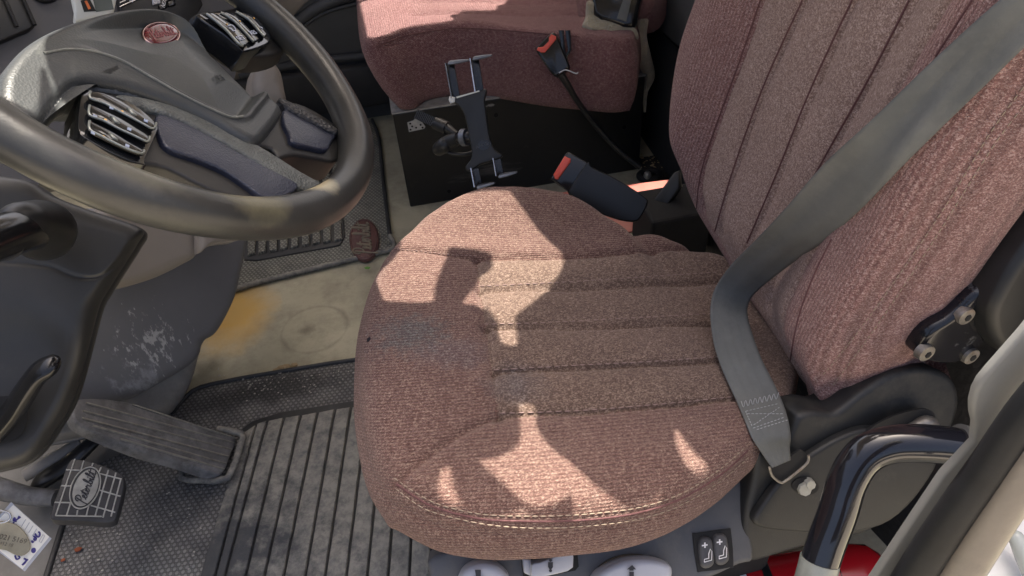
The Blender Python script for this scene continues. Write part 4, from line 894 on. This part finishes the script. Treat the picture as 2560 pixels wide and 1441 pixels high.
KF=KT.off(.004)
fo=plate('disc',KF,smooth(KF.pxs([(-10,1308),(14,1305),(40,1312),(60,1330),(72,1352),(75,1372),(60,1388),(40,1388),(15,1376),(-15,1365)]),3),.0016,brass,fob,bev=.0004)
text('stamped_number','13021 5169',KF,*KF.px(24,1346),.009,-.62,mat('stamp_dark',(.12,.1,.07),.6),fo,h=.0003)
text('stamped_number','452 18',KF,*KF.px(16,1361),.006,-.62,mat('stamp_dark2',(.2,.17,.12),.6),fo,h=.0003)
rg=tube('key_ring',[KT.w(*KT.px(x,y),.003) for x,y in ((-20,1276),(5,1276),(22,1280),(29,1290),(24,1300),(10,1306),(-20,1308))],.0013,chrome,None,seg=8); tag(rg,'thin bright split ring through the corner of the white card tag','key ring')
# ------------------------------------------------------------------ dash side (kick panel, knee panel)
kick=thing('dash_side_panel',tuple(atz(470,985,0)),'dark grey scuffed lower dash side panel curving down to the floor by the pedals','dash panel')
kpm=mat('grey_kick_plastic',(.15,.152,.163),.55,bump=(500,.3,.0004),var=(6,.15),dust=((.14,.14,.14),30,.62,.3),patches=((tuple(atd(300,930,1.27)),(.16,.12,.12),(.3,.31,.33),55,2.2,.55,.25,.65,((1,1,.35),(.3,.5,.4))),(tuple(atd(355,855,1.27)),(.15,.10,.12),(.5,.5,.5),110,3.0,.74,.15,.75,((1,.6,.3),(.3,.5,.4)))))
KP2=Pl(atd(430,850,1.30),(.62,-.62,.42))
kO=[(200,520),(420,560),(612,560),(613,612),(600,680),(585,740),(560,795),(535,835),(505,855),(490,900),(400,960),(300,1010),(180,1040),(60,1080),(-60,1100),(-60,700)]
def kh(P):
    c=np.array(KP2.px(420,700)); return .03*np.exp(-(np.linalg.norm(P-c,axis=1)/.2)**2)
kb=pillow('panel',KP2,smooth(KP2.pxs(kO),3),kpm,kick,N=200,Rn=50,edge=.025,side=((0,0),(0,.03),(-.01,.1)),hf=kh,cen=KP2.px(330,800))
# floor tunnel flare (lighter, worn) at the base
flm=mat('worn_grey_flare',(.24,.23,.22),.55,bump=(500,.3,.0005),var=(8,.3),dust=((.38,.36,.32),20,.48,.6))
FLp=Pl(atd(440,930,1.36),(.55,-.5,.67))
pillow('floor_flare',FLp,smooth(FLp.pxs([(300,880),(520,820),(510,860),(492,930),(472,980),(450,1010),(430,1032),(380,1050),(300,1070),(150,1100),(60,1100),(100,950)]),4),flm,kick,N=160,Rn=30,edge=.03,side=((0,0),(0,.06)),cen=FLp.px(330,970))
kn2=thing('knee_panel',tuple(atd(450,620,1.2)),'tan grey plastic knee panel below the steering wheel rim above the scuffed dark panel','knee panel')
KN=Pl(atd(430,640,1.20),(.6,-.6,.5))
ntan=mat('tan_grey_plastic',(.25,.225,.2),.5,bump=(600,.15,.0003),var=(5,.08))
pillow('panel',KN,smooth(KN.pxs([(240,560),(250,690),(272,718),(330,712),(400,690),(460,660),(497,636),(496,598),(488,560),(420,500),(300,480)]),4),ntan,kn2,N=140,Rn=30,edge=.02,side=((0,0),(0,.05)))
KN3=Pl(atd(520,600,1.22),(.6,-.6,.5))
pillow('end_piece',KN3,smooth(KN3.pxs([(500,632),(520,618),(560,603),(620,590),(620,520),(500,520),(499,590)]),3),ntan,kn2,N=80,Rn=16,edge=.015,side=((0,0),(0,.05)))
cp=thing('console_corner',tuple(atd(690,190,1.5)),'light tan rounded console corner glimpsed through the steering wheel opening','console')
CC=Pl(atd(680,190,1.5),(.4,-.7,.6))
pillow('corner',CC,smooth(CC.pxs([(640,160),(660,142),(680,142),(705,170),(716,215),(716,260),(640,240)]),4),ntan,cp,N=80,Rn=16,edge=.03,side=((0,0),(0,.08)))
# upper dash
dash=thing('dashboard',tuple(atd(100,60,1.35)),'blue grey dashboard face with a vent and radio above the steering wheel','dashboard')
DP=Pl(atd(200,60,1.40),(.75,-.35,.55))
dm=mat('dash_plastic',(.085,.088,.10),.55,bump=(400,.2,.0004),var=(5,.12))
plate('face',DP,DP.pxs([(-400,-300),(760,-300),(620,60),(560,300),(300,420),(-400,560)]),.06,dm,dash,bev=0)
vt=plate('vent',DP,DP.pxs([(-120,-40),(40,-40),(84,70),(70,82),(0,112),(-120,170)]),.02,blk,dash,bev=.004,h=.012)
for k in range(3): tube('slat',[DP.w(*DP.px(x,y),.014) for x,y in ((-60+k*45,-40),(-10+k*45,80-k*4))],.003,matte,vt,seg=8,sub=1)
tube('round_bezel',[DP.w(*DP.px(x,y),.003) for x,y in ell(112,-18,30,22,0,24)],.005,blk,dash,seg=8,sub=1,closed=True)
rd=plate('radio',DP,DP.pxs([(278,-60),(480,-60),(500,20),(470,70),(300,60)]),.02,blk,dash,bev=.004,h=.014)
for k in range(4): tube('trim_line',[DP.w(*DP.px(x,y),.016) for x,y in ((290,28-k*10),(330,10-k*11),(372,-8-k*11))],.0016,chrome,rd,seg=6,sub=1)
for x,y in ((380,16),(408,8),(418,20),(396,28)): plate('key',DP,DP.pxs([(x-9,y-5),(x+9,y-9),(x+11,y+3),(x-7,y+7)]),.004,greyp if x in(380,) else blkgloss,rd,bev=.001,h=.019)
for s,x,y in (('80',318,12),('6',376,18),('NEXT',399,18)): text('legend',s,DP,*DP.px(x,y),.011,.45,white,rd,h=.0195)
plate('amber_light',DP,DP.pxs([(410,2),(420,0),(422,4),(412,6)]),.001,mat('amber2',(.8,.4,.1),.4),rd,bev=0,h=.0195)
tube('seam_line',[DP.w(*DP.px(x,y),.001) for x,y in ((450,-20),(480,20),(500,50))],.0015,blk,dash,seg=6,sub=1)
st=thing('dash_lever',tuple(atd(215,30,1.1)),'pale lever with a dark pad and orange stripe standing behind the wheel hub','lever')
LP=Pl(atd(215,30,1.15),(.5,-.6,.6)); 
lv=plate('blade',LP,smooth(LP.pxs([(186,-40),(283,-40),(285,30),(240,42),(190,52),(187,20)]),2),.02,mat('pale_lever',(.62,.64,.6),.35,var=(20,.1)),st,bev=.004)
plate('dark_pad',LP,LP.pxs([(201,2),(222,-6),(240,28),(210,30)]),.002,blk,lv,bev=0,h=.001)
plate('orange_stripe',LP,LP.pxs([(211,4),(217,3),(227,22),(221,25)]),.001,mat('orange',(.8,.2,.06),.5),lv,bev=0,h=.002)
plate('dark_glass',LP,LP.pxs([(222,-40),(270,-40),(284,24),(240,30)]),.001,mat('smoky',(.12,.14,.13),.12,var=(20,.3)),lv,bev=0,h=.0015)
# ------------------------------------------------------------------ pedals
ac=thing('accelerator_pedal',tuple(atz(560,1140,.02)),'long ribbed rubber accelerator pedal hinged at the mat, worn and dusty','pedal')
pe=atz(560,1140,.035); pf=atz(205,1040,.21); 
ax=(pf-pe).normalized(); sd_=Vector((0,0,1)).cross(ax).normalized(); an=ax.cross(sd_); an=an if an.z>0 else -an
AC=Pl(pe,an)
acm=mat('worn_pedal_rubber',(.11,.11,.115),.55,bump=(250,.4,.0008),var=(25,.5),dust=((.3,.3,.31),20,.45,.75))
apad=plate('tread_pad',AC,smooth(AC.pxs([(182,1035),(188,1005),(215,995),(300,1000),(380,1022),(470,1055),(540,1080),(590,1098),(580,1130),(556,1184),(520,1178),(440,1152),(360,1130),(270,1095),(200,1062)]),3),.02,acm,ac,bev=.004,seg=3)
wrn=mat('worn_rib',(.22,.21,.18),.6,var=(80,.4))
for a,b in (((215,1008),(585,1108)),((207,1028),(578,1124)),((205,1046),(571,1142)),((232,1065),(565,1160)),((330,1012),(586,1096)),((300,1098),(560,1174))):
    tube('rib',[AC.w(*AC.px(*a),.0008),AC.w(*AC.px((a[0]+b[0])/2,(a[1]+b[1])/2),.0008),AC.w(*AC.px(*b),.0008)],.0018,wrn,apad,seg=6,sub=2)
hg=Pl(atz(520,1150,.032),(0,0,1)); 
tube('hinge_frame',[hg.w(*hg.px(x,y)) for x,y in ((545,1072),(605,1085),(600,1115),(570,1195),(500,1200),(455,1196),(465,1168),(500,1168))],.006,ribm,ac,seg=8,sub=2)
tube('pivot_lug',[atd(262,1100,1.19),atd(272,1108,1.19)],.009,acm,ac,seg=12,sub=1)
br=thing('brake_pedal',tuple(atz(215,1290,.1)),'square brake pedal with a white grid pattern and an oval badge in its rubber pad','pedal')
BP=Pl(atz(220,1230,.16),(.30,-.25,.92))
brm=mat('brake_rubber',(.035,.036,.042),.5,bump=(200,.25,.0006),var=(40,.4),dust=((.16,.16,.17),50,.58,.4))
bp=plate('pad',BP,smooth(BP.pxs([(177,1150),(190,1147),(240,1157),(296,1180),(311,1196),(308,1230),(292,1290),(283,1302),(262,1307),(200,1302),(135,1300),(125,1288),(130,1270),(148,1220),(165,1170)]),3),.022,brm,br,bev=.006,seg=4)
gl=mat('grey_grid_line',(.42,.42,.4),.6,var=(80,.3))
def zb(x,y): return (100+x/6.8625,1120+y/6.8619)
for a,b in (((600,190),(270,1160)),((755,215),(455,1170)),((910,260),(890,310)),((1050,330),(1015,420)),((645,1070),(630,1165)),((835,1000),(795,1165)),((1175,380),(945,1175)),((1305,425),(1080,1195)),((1385,545),(1220,1175)),
            ((445,375),(690,385)),((365,648),(530,655)),((250,932),(525,940)),((1030,440),(1400,535)),((1010,720),(1380,830)),((870,985),(1290,1105)),((270,1160),(1060,1175))):
    tube('grid_line',[BP.w(*BP.px(*zb(*a)),.0002),BP.w(*BP.px(*zb(*b)),.0002)],.0011,gl,bp,seg=6,sub=1)
ba=mat('pale_badge',(.33,.33,.31),.6,bump=(300,.3,.0005),var=(80,.25))
ovpx=[zb(780+ (dx),690+dy) for dx,dy in ell(0,0,390,215,-1.22,36)]
ovpx=[zb(*p) for p in ell(778,690,375,235,-1.15,40)]
plate('badge_surround',BP,BP.pxs(ovpx),.002,brm,bp,bev=0,h=.0014)
tube('badge_ring',[BP.w(*BP.px(x,y),.0014) for x,y in ovpx],.0011,gl,bp,seg=6,sub=1,closed=True)
plate('badge',BP,BP.pxs([zb(*p) for p in ell(785,690,335,195,-1.15,40)]),.002,ba,bp,bev=0,h=.0022)
ua,va=BP.px(*zb(690,960)); ub,vb=BP.px(*zb(905,400)); inkb=mat('badge_ink',(.03,.03,.04),.6)
script_word('badge_lettering',BP,(ua+ub)/2,(va+vb)/2,math.dist((ua,va),(ub,vb)),math.atan2(vb-va,ub-ua),inkb,bp,h=.003,ysc=1.0,thick=.0008)
tube('pedal_arm',[atd(-80,1195,1.2),atd(0,1222,1.2),atd(70,1240,1.2),atd(140,1245,1.2)],[.018,.018,.016,.015],acm,br,seg=10,flat=.8)
pa=thing('pedal_linkage',tuple(atd(150,1150,1.3)),'glossy black angled pedal linkage bar between the column shroud and the brake pedal','pedal bar')
tube('bar',[atd(80,1230,1.24),atd(110,1200,1.25),atd(170,1160,1.27),(atd(215,1120,1.28)),atd(260,1080,1.3)],[.010,.017,.017,.015,.012],blkpaint,pa,seg=12,flat=.7)
tube('bar_top',[atd(60,1190,1.26),atd(130,1150,1.28),atd(200,1105,1.3)],[.014,.016,.01],flm,pa,seg=10,flat=.6)
# ------------------------------------------------------------------ door side: pillar, seals, grab handle
pil=thing('door_pillar',tuple(aty(2300,1350,.2)),'grey tan door pillar trim running down the right corner','pillar')
PP=Pl(aty(2400,1200,.22),(-.1,-1,.15))
tang=mat('warm_grey_trim',(.2,.2,.19),.6,bump=(700,.25,.0004),var=(10,.1))
plate('trim',PP,PP.pxs([(2700,660),(2560,835),(2480,925),(2455,955),(2442,980),(2434,1010),(2434,1040),(2440,1065),(2436,1110),(2360,1190),(2292,1290),(2190,1441),(2110,1560),(2230,1560),(2285,1441),(2380,1280),(2560,1010),(2720,830)]),.006,tang,pil,bev=.003)
def tube_px(nm,pl,L,rp,m,par,**k):
    P=[pl.w(*pl.px(x,y)) for x,y in L]; return tube(nm,P,[q*(p-C0).dot(fw)/F for p,q in zip(P,rp)],m,par,**k)
PT=Pl(aty(2400,1200,.205),(-.1,-1,.15))
sealm=mat('black_rubber_seal',(.010,.011,.013),.5,bump=(120,.2,.001),var=(20,.4),spec=.25)
tube_px('door_seal',PT,((2720,850),(2575,1015),(2475,1160),(2383,1290),(2285,1441),(2220,1560)),[44]*6,sealm,pil,seg=20)
PT2=Pl(aty(2400,1200,.20),(-.1,-1,.15))
tube_px('pillar_edge',PT2,((2760,940),(2615,1100),(2495,1270),(2386,1441),(2315,1560)),[55]*5,mat('dirty_tan_paint',(.2,.172,.14),.35,bump=(60,.3,.002),var=(10,.2),dust=((.06,.06,.065),7,.5,.8)),pil,seg=20)
gh=thing('grab_handle',tuple(atd(2300,1120,.66)),'bent glossy black tube grab handle ending in a grey collar on the door pillar','grab handle')
gm=mat('glossy_black_tube',(.010,.010,.014),.12,coat=.5,var=(8,.3),dust=((.1,.09,.08),40,.62,.12))
tube('tube',[atd(2470,1135,.66),atd(2400,1118,.66),atd(2300,1108,.66),atd(2220,1112,.665),atd(2160,1140,.67),atd(2120,1200,.675),atd(2095,1280,.68),atd(2065,1360,.685),atd(2040,1441,.69),atd(2010,1560,.70)],.0175,gm,gh,seg=28,sub=8)
tube('collar',[atd(2390,1116,.66),atd(2440,1132,.66)],[.0215,.0225],mat('grey_collar',(.13,.13,.12),.5,var=(20,.2),bump=(600,.2,.0004)),gh,seg=28,sub=1)
tube('sleeve',[atd(2050,1400,.687),atd(2036,1455,.69),atd(2000,1570,.70)],.0182,mat('worn_sleeve',(.3,.32,.3),.4,.3,var=(30,.3)),gh,seg=28,sub=2)
# dark cavity behind
dv=thing('bunk_panel',(.7,.5,0),'dark vinyl panel and bunched cover in the shadow behind the driver seat','panel')
plate('panel',Pl((.62,.4,0),(-1,-.25,.1)),[(-.6,0),(.28,0),(.28,1.2),(-.6,1.2)],.02,mat('dark_vinyl',(.02,.02,.022),.5,bump=(20,.6,.01),var=(10,.3)),dv,bev=0)
pillow('bunched_cover',Pl(atd(2230,1370,1.15),(-.2,-.5,.8)),smooth(Pl(atd(2230,1370,1.15),(-.2,-.5,.8)).pxs([(2080,1400),(2100,1310),(2200,1250),(2330,1230),(2400,1300),(2400,1500),(2100,1500)]),3),mat('black_vinyl_cover',(.018,.018,.019),.4,var=(20,.3)),dv,N=160,Rn=50,edge=.03,side=((0,0),(0,.1)),disp=lambda V:np.array([v+np.array((0,-.5,.8))*(.03*noise.noise(Vector(v)*16)+.01*abs(noise.noise(Vector(v)*45))) for v in V]))
# fire extinguisher
fe=thing('fire_extinguisher',tuple(atz(2000,1460,.1)),'red fire extinguisher lying strapped beside the base of the driver seat','fire extinguisher')
redg=mat('red_gloss_paint',(.55,.012,.02),.25,coat=.5,var=(10,.15),dust=((.5,.2,.18),30,.62,.3))
e0=atd(1740,1500,1.02); e1=atd(2140,1445,1.0); dr=(e1-e0).normalized()
bdy=tube('cylinder',[e0,e1,e1+dr*.022,e1+dr*.036,e1+dr*.042],[.046,.046,.042,.03,.012],redg,fe,seg=40,sub=1)
def band(f0,f1,r,m,nm): 
    a=e0.lerp(e1,f0); b=e0.lerp(e1,f1); return tube(nm,[a,b],r,m,fe,seg=40,sub=1,caps=False)
band(.42,.47,.0468,blk,'strap'); band(.60,.86,.0464,white,'label') ; band(.10,.32,.0464,white,'label'); band(.14,.28,.0467,blkgloss,'label_print')
band(.865,.87,.0467,blkgloss,'label_print'); bpy.data.objects.remove([o for o in bpy.data.objects if o.name.startswith('label') and 'print' not in o.name][0])
# white door skin outside, with a clear hinge stop
wd=thing('door_step_panel',tuple(atz(2500,1350,.0)),'white painted outer panel bright in the lower right corner','panel')
WZ=Pl(atd(2500,1350,.60),(0,-.3,1))
plate('panel',WZ,WZ.pxs([(2395,1460),(2470,1365),(2560,1250),(2700,1150),(2700,1650),(2330,1650)]),.02,mat('white_paint',(.8,.79,.76),.3,coat=.3,var=(3,.04)),wd,bev=0)
gls=mat('milky_stop',(.45,.48,.45),.2,var=(30,.1))
sp_=tube('hinge_stop',[atd(2541,1345,.58),atd(2565,1392,.575),atd(2590,1440,.57)],[.006,.008,.009],gls,wd,seg=16,sub=2,rounded=True)
# ------------------------------------------------------------------ unseen roof panel, openings made up to shape the sun patches
def sunhole(pxl,target): 
    """px outline on the lit surface -> same patch carried up the sun direction to the roof mask panel"""
    out=[]
    for x,y in smooth(pxl,4):
        p=None
        if target is not None:
            h_=hit(target[0],x,y)
            if h_: p=h_[0]
            elif target[1] is not None: p=target[1](x,y)
        else: p=atz(x,y,0)
        out.append(p+SUN*((ROOFZ-p.z)/SUN.z))
    return [(q.x,q.y) for q in out]
ROOFZ=1.38
def z4(*L): return [(880+x/2.0588,450+y/2.0588) for x,y in L]
onT=lambda x,y: T.w(*T.px(x,y))
R1=[(975,606),(1020,563),(1080,518),(1170,484),(1272,474)]+z4((810,55),(880,150),(960,260),(1040,340),(1080,380),(1085,440),(1050,520),(1020,560),(930,640),(860,695),(840,720),(848,800),(845,862),(775,860),(750,800),(745,760),(720,715),(680,680),(620,655),(565,648),(600,590),(640,550),(650,505),(690,480),(720,450),(715,420),(680,395),(600,372),(540,362),(495,368),(485,400),(450,480),(420,570),(405,640),(180,640),(150,615),(125,570),(118,530),(140,480),(190,430),(230,390),(250,330),(240,300),(230,265))
R2=z4((850,1160),(920,1155),(945,1190),(945,1240),(960,1290),(1000,1350),(1060,1410))+[(1418,1150),(1465,1193),(1508,1230),(1568,1273),(1608,1309),(1640,1350),(1500,1395),(1400,1380),(1365,1336),(1332,1299),(1296,1263),(1249,1216),(1193,1157),(1240,1145),(1275,1130),(1297,1110),(1300,1080),(1295,1040)]
R3=[(1116,1168),(1103,1177),(1093,1216),(1093,1250),(1103,1283),(1123,1309),(1160,1339),(1189,1360),(1240,1368),(1246,1352),(1209,1319),(1176,1293),(1150,1253),(1133,1216),(1126,1173)]
R4=[(1690,1072),(1700,1085),(1725,1120),(1760,1155),(1795,1195),(1792,1215),(1770,1228),(1752,1222),(1735,1200),(1710,1165),(1695,1130),(1688,1095)]
tp=([bC],onT)
holes=[sunhole(R1,tp),sunhole(R2,tp),sunhole(R3,tp),sunhole(R4,tp)]
onTP=lambda x,y: TP.w(*TP.px(x,y))
R5=[(912,70),(905,-200),(1330,-200),(1290,-20),(1242,17),(1234,29),(1130,37),(1132,55),(1040,88),(1010,105),(975,125),(940,115)]
holes.append(sunhole(R5,([bP],onTP)))
onH=lambda x,y: HU.w(*HU.px(x,y))
R6=[(-160,40),(60,50),(150,60),(135,72),(109,112),(124,180),(150,225),(190,235),(190,290),(175,320),(100,310),(0,330),(-160,330)]
holes.append(sunhole(R6,([bH],onH)))
R9=[(1585,462),(1690,440),(1700,500),(1620,520),(1540,480)]
onF=lambda x,y: FZ.w(*FZ.px(x,y))
holes.append(sunhole(R9,([],onF)))
RP_=Pl((0,0,ROOFZ),(0,0,1)); RP_.a=Vector((1,0,0)); RP_.b=Vector((0,1,0))
roofm=mat('grey_sun_mask',(.4,.39,.37),.9,var=(8,.1))
rf=plate('roof_sun_mask',RP_,[(-.62,.12),(1.0,.12),(1.0,2.6),(-.62,2.6)],.012,roofm,None,bev=0,holes=holes)
tag(rf,'unseen grey overhead panel with made-up openings shaping the sun patches','sun mask panel')
